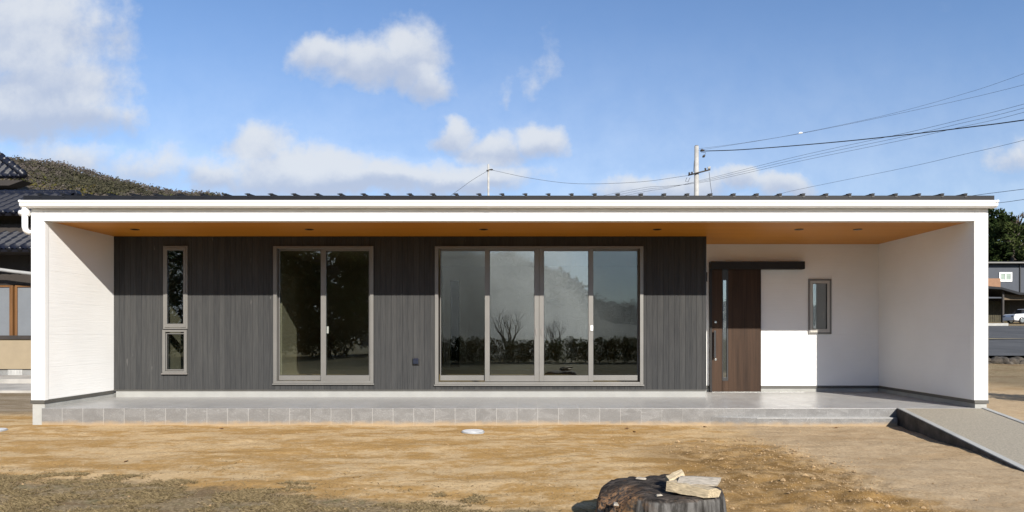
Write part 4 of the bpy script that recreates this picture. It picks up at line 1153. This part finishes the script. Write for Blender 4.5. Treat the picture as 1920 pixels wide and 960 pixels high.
# ---------------------------------------------------------------- wooded hill on the left
RIDGE = [(-520, 330), (-300, 300), (-120, 290), (0, 291), (40, 293), (55, 295), (98, 298), (131, 304), (175, 319), (219, 331), (252, 338), (284, 347), (317, 353), (350, 356), (394, 358), (430, 363), (460, 369), (560, 372), (700, 385), (900, 420)]
def hill_pt(px, t):
    y = 240 + 210 * t; u = (px - VX) / F
    v = (VY - lerp_tab(RIDGE, px)) / F
    top = v * 450 - 2.6
    if t <= 1: k = 0.30 + 0.70 * (t ** 0.85)
    else: k = 1.0 - (t - 1) * 0.6
    x = u * 450 * (0.72 + 0.28 * min(t, 1.4))
    hh = top * k + 3.0 * fbm(x * 0.02, y * 0.02, 4.0) * (1 if 0.05 < t < 0.93 else 0.4)
    return Vector((x, y, hh))
hv = []; hf = []; NP = 150; NTt = 40
for j in range(NTt + 1):
    t = -0.5 + 2.1 * j / NTt
    for i in range(NP + 1):
        px = -520 + 1420 * i / NP
        p = hill_pt(px, max(t, 0)) if t >= 0 else hill_pt(px, 0) + Vector((0, 240 * t * 0.8, 0))
        if t < 0: p.z *= max(0, 1 + t * 2)
        hv.append(p)
for j in range(NTt):
    for i in range(NP): hf.append((j*(NP+1)+i, j*(NP+1)+i+1, (j+1)*(NP+1)+i+1, (j+1)*(NP+1)+i))
hill = raw_mesh('hill', hv, hf, mat('leaf_litter_hillside', (0.085, 0.073, 0.055), 0.95, 0.4, 0.05), smooth=True); tag(hill, 'wooded hill rising behind the tiled house', 'hill', kind='structure')
rnd = random.Random(5)
tv = []; tf = []; tt = []
PAL = [(0.115, 0.098, 0.085), (0.095, 0.082, 0.072), (0.14, 0.12, 0.104), (0.075, 0.07, 0.05), (0.085, 0.079, 0.049), (0.055, 0.055, 0.036)]
for k in range(14000):
    px = rnd.uniform(-40, 460) if k < 10500 else rnd.uniform(460, 900); t = rnd.uniform(0.18, 1.02)
    p = hill_pt(px, t)
    low = (0.75 - t) > rnd.uniform(0, 0.55)
    pch = fbm(p.x * 0.018, p.y * 0.03, 2.0)
    if low and rnd.random() < 0.5: c = rnd.choice([(0.125, 0.112, 0.033), (0.10, 0.105, 0.033), (0.145, 0.115, 0.043)])
    else: c = PAL[int(rnd.random() * 3)] if pch + rnd.gauss(0, 0.25) > -0.02 else PAL[3 + int(rnd.random() * 3)]
    r = rnd.uniform(0.9, 2.1); hgt = rnd.uniform(0.9, 1.6)
    if rnd.random() < (0.12 if t > 0.93 else 0.05): hgt *= 1.3; r *= 0.9
    for q in range(11):
        d = Vector((rnd.gauss(0, .5), rnd.gauss(0, .5), abs(rnd.gauss(0.4, .5)))); d.x = max(-1, min(1, d.x)); d.z = min(1.3, d.z)
        cpt = p + Vector((d.x * r, d.y * r, d.z * r * hgt + 0.4)); s = r * rnd.uniform(0.25, 0.45)
        n = Vector((rnd.gauss(.1, .7), rnd.gauss(-.7, .6), rnd.gauss(.9, .6))).normalized(); u = n.orthogonal().normalized(); w = n.cross(u)
        o = len(tv); tv += [cpt + u * s, cpt + w * s * .8, cpt - u * s * .9, cpt - w * s * .7]; tf.append((o, o+1, o+2, o+3)); tt += [c] * 4
woods = raw_mesh('hill_woods', tv, tf, mat_leaf('winter_wood', (1, 1, 1), (1, 1, 1), attr=True), tint=tt)
tag(woods, 'brown and olive winter wood covering the hill', 'woods', kind='stuff')

# low wood far beyond the road and the houses
tv = []; tf = []; tt = []; rnd = random.Random(25)
for k in range(1500):
    x = rnd.uniform(-60, 230); y = rnd.uniform(150, 190); hb = rnd.uniform(0.5, 8.5)
    c = rnd.choice([(0.03, 0.042, 0.016), (0.05, 0.056, 0.022), (0.085, 0.072, 0.052), (0.04, 0.05, 0.02)]); r = rnd.uniform(1.5, 2.8); base = terrain(x, y)
    for q in range(10):
        cpt = Vector((x + rnd.gauss(0, .5) * r, y + rnd.gauss(0, .5) * r, base + hb + rnd.gauss(.2, .5) * r)); s = r * rnd.uniform(.3, .5)
        n = Vector((rnd.gauss(0, .7), rnd.gauss(-.7, .6), rnd.gauss(.8, .6))).normalized(); u = n.orthogonal().normalized(); w = n.cross(u)
        o = len(tv); tv += [cpt + u*s, cpt + w*s*.8, cpt - u*s*.9, cpt - w*s*.7]; tf.append((o, o+1, o+2, o+3)); tt += [c] * 4
fw_ = raw_mesh('far_woods', tv, tf, mat_leaf('far_wood_leaf', (1, 1, 1), (1, 1, 1), attr=True), tint=tt); tag(fw_, 'low dark wood far beyond the road', 'woods', kind='stuff')

# ---------------------------------------------------------------- utility poles and lines
M['pole'] = mat('pale_concrete_pole', (0.42, 0.41, 0.39), 0.8, 0.15, 3)
M['wire'] = mat('black_cable', (0.02, 0.02, 0.022), 0.6, 0.05)
M['wire_pale'] = mat('grey_cable', (0.05, 0.055, 0.065), 0.6, 0.05)
D1 = 36.0
up = empty('utility_pole', (0, 0, 0), 'thick concrete utility pole with crossarm behind the roof', 'utility pole', 'poles behind the roof')
pb = P(1306, 274, D1)
b = MB(); b.tube([(pb.x - 0.02, D1, -0.2), (pb.x, D1, pb.z)], [0.17, 0.112], 16); b.build('pole', M['pole'], up)
b = MB(); b.tube([(pb.x, D1, pb.z - 0.005), (pb.x, D1, pb.z + 0.03)], 0.09, 12); b.build('pole_cap', M['n_dark'], up)
b = MB()
a0, a1 = P(1289, 330, D1), P(1330, 319.5, D1)
b.tube([a0 + Vector((0, -0.17, 0)), a1 + Vector((0, -0.17, 0))], 0.038, 6); b.build('crossarm', M['n_dark'], up)
for px, py in ((1291, 328), (1296, 327), (1321, 320), (1327, 318), (1329, 317)):
    q = P(px, py, D1); b = MB(); b.tube([q + Vector((0, -.17, -0.04)), q + Vector((0, -.17, 0.07)), q + Vector((0, -.17, 0.1))], [0.03, 0.055, 0.03], 8); b.build('insulator', M['pole'] if px > 1325 else M['n_dark'], up)
q = P(1312, 283.5, D1); b = MB(); b.tube([q + Vector((0.02, -.1, 0)), q + Vector((0.1, -.1, 0.03)), q + Vector((0.22, -.1, 0.0))], [0.05, 0.07, 0.035], 8); b.build('cable_clamp', M['n_dark'], up)
q = P(1318.5, 294, D1); b = MB(); b.tube([q + Vector((-0.06, -.1, -0.05)), q + Vector((0.0, -.1, 0)), q + Vector((0.06, -.1, 0.06))], [0.03, 0.07, 0.04], 8); b.tube([q + Vector((0.06, -.1, .06)), q + Vector((0.1, -.1, .2)), P(1314, 285, D1)], 0.012, 5); b.build('cable_closure', M['n_dark'], up)
b = MB(); b.tube([P(1303.5, 290, D1), P(1301.5, 305, D1), P(1300.5, 322, D1)], 0.012, 5); b.tube([P(1288, 333, D1), P(1285, 340, D1), P(1290, 341, D1), P(1294, 333, D1)], 0.012, 5); b.build('jumper_wire', M['wire'], up)
b = MB(); b.tube([P(1329.5, 322, D1), P(1332, 345, D1), P(1335, 366, D1)], 0.011, 5); b.build('down_lead', M['wire'], up)
rebase(up, (pb.x, D1, 0))
D2 = 38.0
u2 = empty('utility_pole', (0, 0, 0), 'thin pale utility pole without crossarm behind the middle of the roof', 'utility pole', 'poles behind the roof')
p2 = P(915.8, 308, D2)
b = MB(); b.tube([(p2.x, D2, -0.2), p2], [0.085, 0.055], 14); b.build('pole', M['pole'], u2)
b = MB(); q = P(913, 320.5, D2); b.tube([q + Vector((-0.02, -.1, 0)), q + Vector((0.1, -.1, 0))], 0.035, 8); b.build('bracket', M['n_dark'], u2)
b = MB(); q = P(922, 318.5, D2); b.tube([q + Vector((-0.18, -.06, -.01)), q + Vector((0.0, -.06, 0)), q + Vector((.08, -.06, -.01))], [0.015, 0.05, 0.02], 8); b.build('cable_clamp', M['n_dark'], u2)
rebase(u2, (p2.x, D2, 0))


def catmull(pts, n=10):
    out = []
    pp = [pts[0] * 2 - pts[1]] + pts + [pts[-1] * 2 - pts[-2]]
    for i in range(1, len(pp) - 2):
        for k in range(n):
            t = k / n; a, b_, c, d = pp[i-1], pp[i], pp[i+1], pp[i+2]
            out.append(0.5 * ((2*b_) + (c-a)*t + (2*a-5*b_+4*c-d)*t*t + (3*b_-a-3*c+d)*t**3))
    out.append(pts[-1]); return out


def wire(pts, r, label, m='wire_pale'):
    ps = catmull([P(*p) for p in pts]); b = MB(); b.tube(ps, r, 6)
    o = b.build('power_line', M[m]); tag(o, label, 'power line', 'overhead lines')
wire([(1313, 283.5, 36), (1400, 280, 34), (1560, 267, 31.5), (1700, 252.5, 29), (1820, 238, 27), (1920, 225, 25.5), (2300, 168, 20), (2700, 100, 16)], 0.021, 'thick black cable from the top of the concrete pole to the right', 'wire')
wire([(1291, 329, 35.8), (1200, 341, 36.6), (1085, 344.5, 37.4), (1000, 335, 37.8), (922, 318.8, 38)], 0.009, 'sagging thin line between the two utility poles')
wire([(914, 320.5, 38), (885, 338, 38), (860, 356, 38), (820, 385, 38)], 0.009, 'short thin line dropping left from the thin pole')
wire([(1309, 279, 36), (1400, 267, 35), (1500, 250, 34), (1660, 216, 32), (1800, 178, 30), (1920, 138, 28), (2400, -40, 20)], 0.0055, 'highest faint line crossing the blue sky at the right')
wire([(1309, 282, 36.1), (1440, 261, 35), (1560, 239, 33.5), (1750, 199, 31), (1920, 159, 28.5), (2400, 30, 20)], 0.006, 'second highest faint line at the right, below the topmost')
for k, (dy_, nm) in enumerate(((0, 'upper of three close thin lines rising right from the crossarm'), (7.5, 'middle of three close thin lines rising right from the crossarm'), (15.5, 'lower of three close thin lines rising right from the crossarm'))):
    wire([(700, 470 - k * 5, 56), (1000, 405 - k * 5, 46), (1190, 363 - k * 4, 40), (1250, 353 - k * 2, 38), (1327, 335 + k * 2.5, 36), (1500, 292 + k * 5, 32), (1690, 251 + k * 3 + dy_ * .4, 29), (1800, 225 + k * 1 + dy_ * 0.75, 27), (1920, 195 + dy_, 25.5), (2400, 60 + dy_, 18)], 0.0065, nm)
wire([(900, 470, 62), (1250, 405, 50), (1440, 372, 44), (1480, 359, 42), (1690, 316, 36), (1800, 291, 32), (1920, 263, 29), (2400, 140, 20)], 0.0075, 'lone thin line rising right just above the far roof edge')
wire([(1300, 420, 52), (1700, 381, 40), (1860, 362, 36), (1920, 354.5, 34), (2200, 320, 28)], 0.012, 'upper of two short lines leaving the right roof corner', 'wire')
wire([(1400, 430, 50), (1750, 395, 40), (1884, 379, 36), (1920, 374, 34), (2200, 335, 28)], 0.012, 'lower of two short lines leaving the right roof corner', 'wire')
q = P(1501, 250, 34); b = MB(); b.tube([q + Vector((-.11, 0, -.03)), q + Vector((-.04, 0, 0.02)), q + Vector((0.05, 0, .02)), q + Vector((.12, 0, .02))], [0.015, 0.045, 0.045, 0.015], 8)
o = b.build('line_spacer', M['white_metal']); tag(o, 'small white spacer clipped on a faint power line', 'spacer')

# ---------------------------------------------------------------- what the windows mirror: garden edge, trees and hills behind the viewer
hd = 'hedge along the front of the plot'
rnd = random.Random(3)
def hedge(x0, x1, y, h, label, seed):
    rnd = random.Random(seed); cs = []; rs = []
    n = int((x1 - x0) / 0.22)
    for i in range(n):
        x = x0 + (x1 - x0) * (i + rnd.random()) / n
        for z in (0.25, 0.5, 0.75):
            cs.append(Vector((x, y + rnd.uniform(-.25, .25), h * z + rnd.uniform(-.08, .1)))); rs.append(rnd.uniform(0.2, 0.32))
    vs, fs = leaf_cloud(cs, rs, 170, 0.05, rnd, 0.8)
    t = empty('hedge', (0, 0, 0), label, 'hedge', hd)
    raw_mesh('foliage', vs, fs, L_dark, t)
    for i in range(max(3, int((x1 - x0) / 0.6))):
        x = x0 + 0.2 + i * 0.6; b = MB(); b.tube([(x, y, -0.05), (x + rnd.uniform(-.1, .1), y, h * .7)], [0.03, 0.015], 6)
        b.build('stem', M['bark'], t)
    rebase(t, ((x0 + x1) / 2, y, 0))
hedge(-4.2, -1.4, -6.4, 1.05, 'clipped hedge opposite the two leaf window', 31)
hedge(-1.3, 1.6, -6.9, 0.95, 'clipped hedge with the bare shrub opposite the wide window', 32)
hedge(1.75, 6.4, -6.6, 1.1, 'longest clipped hedge opposite the entrance', 33)
def bare(loc, h, seed, label):
    rnd = random.Random(seed); t = empty('bare_tree', (0, 0, 0), label, 'tree', 'bare garden trees'); b = MB(); tips = []
    for k in range(5):
        a = k * 1.26 + rnd.uniform(-.3, .3)
        limb(b, Vector((0, 0, 0.15 * h)), Vector((math.cos(a) * .6, math.sin(a) * .6, 1)), h * 0.42, 0.028 * h, 3, rnd, tips, 0.75, 3, 0.3)
    b.tube([(0, 0, -.1), (0, 0, .2 * h)], [0.05 * h, 0.035 * h], 8)
    b.build('branches', M['bark'], t); t.location = loc
bare((-0.75, -7.9, 0), 2.15, 41, 'larger bare pruned tree behind the hedge opposite the wide window')
bare((1.35, -8.2, 0), 1.75, 42, 'smaller bare pruned tree behind the hedge opposite the wide window')
bt = 'evergreens across the garden'
for i, (x, y, h, r, lb) in enumerate([(-10.4, -13, 8.0, 2.9, 'tall evergreen opposite the two leaf window'), (-14, -15, 9.0, 3.4, 'tall evergreen opposite the narrow casement'), (-8.4, -18, 8.4, 2.2, 'slimmer evergreen right of the two tall ones opposite'), (-19.5, -14, 8.5, 3.4, 'outermost evergreen far left across the garden')]):
    tree('evergreen_tree', (x, y, 0), h, r, 50 + i, L_dark, lb, group=bt, clumps=110, per=130, lsize=0.14, trunk=0.12)
# wooded rise far across the valley
hv = []; hf = []
PR = [(-400, 300), (-100, 410), (200, 440), (500, 430), (700, 450), (860, 480), (960, 478), (1010, 500), (1040, 512), (1075, 525), (1103, 557), (1130, 580), (1200, 573), (1300, 570), (1420, 580), (1700, 575), (2100, 560), (2600, 560)]
NP = 180; NTt = 24
def far_pt(px, t):
    y = 150 + 110 * t; u = (px - VX) / F; v = (VY - lerp_tab(PR, px)) / F
    k = t ** 0.8 if t <= 1 else 1 - (t - 1)
    top = v * 282 + CAMZ
    x = u * 282 * (0.75 + 0.25 * min(t, 1.3))
    return Vector((x, -y, top * k + 2.5 * fbm(x * 0.05, y * 0.05, 8.0) * k))
for j in range(NTt + 1):
    t = 1.5 * j / NTt
    for i in range(NP + 1): hv.append(far_pt(-400 + 3000 * i / NP, t))
for j in range(NTt):
    for i in range(NP): hf.append((j*(NP+1)+i, j*(NP+1)+i+1, (j+1)*(NP+1)+i+1, (j+1)*(NP+1)+i))
o = raw_mesh('hill', hv, hf, mat('far_wooded_slope', (0.05, 0.048, 0.03), 0.95, 0.4, 0.08), smooth=True); tag(o, 'wooded hill across the valley mirrored in the windows', 'hill', kind='structure')
tv = []; tf = []; tt = []
rnd = random.Random(15)
for k in range(4500):
    px = rnd.uniform(200, 1750); t = rnd.uniform(0.25, 1.0); p = far_pt(px, t)
    c = rnd.choice([(0.03, 0.04, 0.016), (0.05, 0.055, 0.022), (0.075, 0.065, 0.045)]); r = rnd.uniform(1.0, 2.1)
    for q in range(10):
        cpt = p + Vector((rnd.gauss(0, .5) * r, rnd.gauss(0, .5) * r, abs(rnd.gauss(.4, .5)) * r)); s = r * rnd.uniform(.3, .5)
        n = Vector((rnd.gauss(0, 1), rnd.gauss(.4, .6), rnd.gauss(.9, .6))).normalized(); u = n.orthogonal().normalized(); w = n.cross(u)
        o = len(tv); tv += [cpt + u*s, cpt + w*s*.8, cpt - u*s*.9, cpt - w*s*.7]; tf.append((o, o+1, o+2, o+3)); tt += [c] * 4
woods = raw_mesh('valley_woods', tv, tf, mat_leaf('valley_wood', (1, 1, 1), (1, 1, 1), attr=True), tint=tt); tag(woods, 'dark wood covering the hill across the valley', 'woods', kind='stuff')

# thin smoke drifting over the garden edge, mirrored in the wide window
def mat_smoke():
    m = bpy.data.materials.new('drifting_smoke'); m.use_nodes = True
    T = NT(m.node_tree); T.n.clear()
    o = T.node('ShaderNodeOutputMaterial'); v = T.node('ShaderNodeVolumePrincipled')
    pos = T.node('ShaderNodeNewGeometry').outputs['Position']; px, py, pz = T.xyz(pos)
    n = T.noise(T.vmath('ADD', T.vmath('MULTIPLY', pos, (1, 1, 0.8)), (3.1, 0, 0)), 0.34, 5, 0.55, 0.6)
    ex = T.math('DIVIDE', T.math('ADD', px, 2.0), 8.0); ez = T.math('DIVIDE', T.math('SUBTRACT', pz, 1.8), 6.6); ey = T.math('DIVIDE', T.math('ADD', py, 14.0), 3.8)
    q = T.math('ADD', T.math('MULTIPLY', ex, ex), T.math('ADD', T.math('MULTIPLY', ez, ez), T.math('MULTIPLY', ey, ey)))
    f = T.sstep(q, 1.0, 0.0)
    d = T.math('MULTIPLY', f, T.sstep(n, 0.30, 0.70))
    T.l.new(T.math('MULTIPLY', d, 0.55), v.inputs['Density'])
    v.inputs['Color'].default_value = (0.85, 0.87, 0.88, 1); v.inputs['Anisotropy'].default_value = 0.5
    T.l.new(v.outputs[0], o.inputs['Volume'])
    return m
b = MB(); b.box(-10.2, 6.2, -17.9, -10.1, 0.04, 8.5); sm = b.build('smoke', mat_smoke()); tag(sm, 'thin grey smoke drifting over the garden, mirrored in the window', 'smoke', kind='stuff')

m = bpy.data.materials.new('valley_mist'); m.use_nodes = True
T = NT(m.node_tree); T.n.clear(); o = T.node('ShaderNodeOutputMaterial'); v = T.node('ShaderNodeVolumePrincipled')
v.inputs['Density'].default_value = 0.0035; v.inputs['Color'].default_value = (0.80, 0.86, 0.92, 1); v.inputs['Anisotropy'].default_value = 0.4
T.l.new(v.outputs[0], o.inputs['Volume'])
b = MB(); b.box(-110, 90, -140, -45, 0.05, 21); mi_ = b.build('valley_mist', m); tag(mi_, 'pale mist lying in the valley, mirrored in the windows', 'mist', kind='stuff')

# ---------------------------------------------------------------- dry grass, clods and leaves on the plot
rnd = random.Random(77)
gv2 = []; gf2 = []; gt2 = []
def turf_edge(x):
    return 5.08 - 0.23 * x
GC = [(0.37, 0.29, 0.165), (0.26, 0.20, 0.11), (0.31, 0.235, 0.13), (0.15, 0.112, 0.06), (0.12, 0.10, 0.04), (0.08, 0.052, 0.027)]
count = 0
while count < 42000:
    x = rnd.uniform(-5.6, 1.9); y = rnd.uniform(4.75, 7.0)
    e = turf_edge(x) + 0.55 * fbm(x * 0.9, y * 0.9, 5.0) + 0.22 * fbm(x * 4, y * 4, 6.0) - y
    if x > 0.6: e -= (x - 0.6) * 0.5
    if e < 0 and rnd.random() > 0.035 * max(0, 1 + e * 1.2): continue
    pt_ = fbm(x * 2.5, y * 4.0, 12.0)
    if rnd.random() > 0.42 + pt_ * 1.7: continue
    z = ground_h(x, y)
    a = rnd.uniform(0, 6.283); ln = rnd.uniform(0.016, 0.045); lean = rnd.uniform(0.5, 1.0)
    d = Vector((math.cos(a) * lean, math.sin(a) * lean, rnd.uniform(0.06, 0.5))).normalized()
    s = Vector((-math.sin(a), math.cos(a), 0)) * rnd.uniform(0.0012, 0.0026)
    p = Vector((x, y, z - 0.002)); tip = p + d * ln; mid = p + d * ln * 0.55 + Vector((0, 0, ln * 0.12))
    o = len(gv2); gv2 += [p - s, p + s, mid + s * .8, tip, mid - s * .8]; gf2.append((o, o+1, o+2, o+3, o+4))
    ci = int(min(5, max(0, rnd.gauss(1.6 - pt_ * 3, 1.5)))); gt2 += [GC[ci]] * 5
    count += 1
gr = raw_mesh('dry_grass', gv2, gf2, mat_leaf('dry_grass_blade', (1, 1, 1), (1, 1, 1), attr=True), tint=gt2)
tag(gr, 'short dry brown grass at the front of the plot', 'grass', kind='stuff')

b = MB(); cnt = 0; rnd = random.Random(88)
while cnt < 5600:
    x = rnd.uniform(-6, 6.5); y = rnd.uniform(4.9, 9.1)
    soil = sst(1.2, 1.9, x) * sst(3.4, 2.7, x) * sst(8.6, 7.6, y)
    ridge = math.exp(-((x - 2.8 - 0.25 * fbm(y * 0.8, 3.0, 1.0)) / 0.22) ** 2) * sst(8.6, 7.6, y)
    if rnd.random() > 0.10 + 0.35 * soil + 0.6 * ridge: continue
    if (x - SX) ** 2 + (y - SY) ** 2 < 0.3: continue
    if x > 4.3 and y < 9.5: 
        if x > 4.5: continue
    r = (rnd.uniform(0.007, 0.014) if rnd.random() < 0.05 else rnd.uniform(0.002, 0.0055)) * (1 + 0.7 * (soil + ridge > .4) * rnd.random() ** 2 * 2); z = ground_h(x, y) + r * 0.25
    vs = [Vector(v) * r * rnd.uniform(.7, 1.2) for v in ((1, 0, 0), (-1, 0, 0), (0, 1, 0), (0, -1, 0), (0, 0, .8), (0, 0, -.8))]
    b.add([v + Vector((x, y, z)) for v in vs], [(0,2,4),(2,1,4),(1,3,4),(3,0,4),(2,0,5),(1,2,5),(3,1,5),(0,3,5)]); cnt += 1
cl = b.build('soil_clods', mat('sandy_clod', (0.40, 0.27, 0.14), 0.95, 0.35, 12)); tag(cl, 'loose clods and pebbles scattered on the sand', 'clods', kind='stuff')
lf = [(415, 803, 'withered leaf'), (1175, 805, 'leaf'), (1190, 811, 'leaf'), (237, 866, 'leaf'), (1322, 801, 'leaf'), (1568, 803, 'leaf')]
places = ['below the left part of the terrace', 'between the drain cover and the entrance step', 'just right of another leaf near the terrace', 'on the sand before the narrow casement', 'at the left end of the entrance step', 'at the foot of the entrance step near the ramp']
for (px, py, nm), pl in zip(lf, places):
    d = CAMZ * F / (py - VY); x = (px - VX) / F * d; z = ground_h(x, d) + 0.006; s = 0.03
    b = MB(); b.add([(-s, 0, 0), (-s*.3, -s*.45, .006), (s*.5, -s*.35, .012), (s, 0, .004), (s*.4, s*.45, .013), (-s*.4, s*.4, .008), (0, 0, -.002)], [(6,0,1),(6,1,2),(6,2,3),(6,3,4),(6,4,5),(6,5,0)])
    md = b.build('fallen_leaf', M['n_wood']); md.location = (x, d, z); md.rotation_euler = (0.1, 0.2, px); s_ = md.modifiers.new('thick', 'SOLIDIFY'); s_.thickness = 0.0015
    tag(md, 'brown withered leaf ' + pl, 'leaf', 'fallen leaves on the sand')
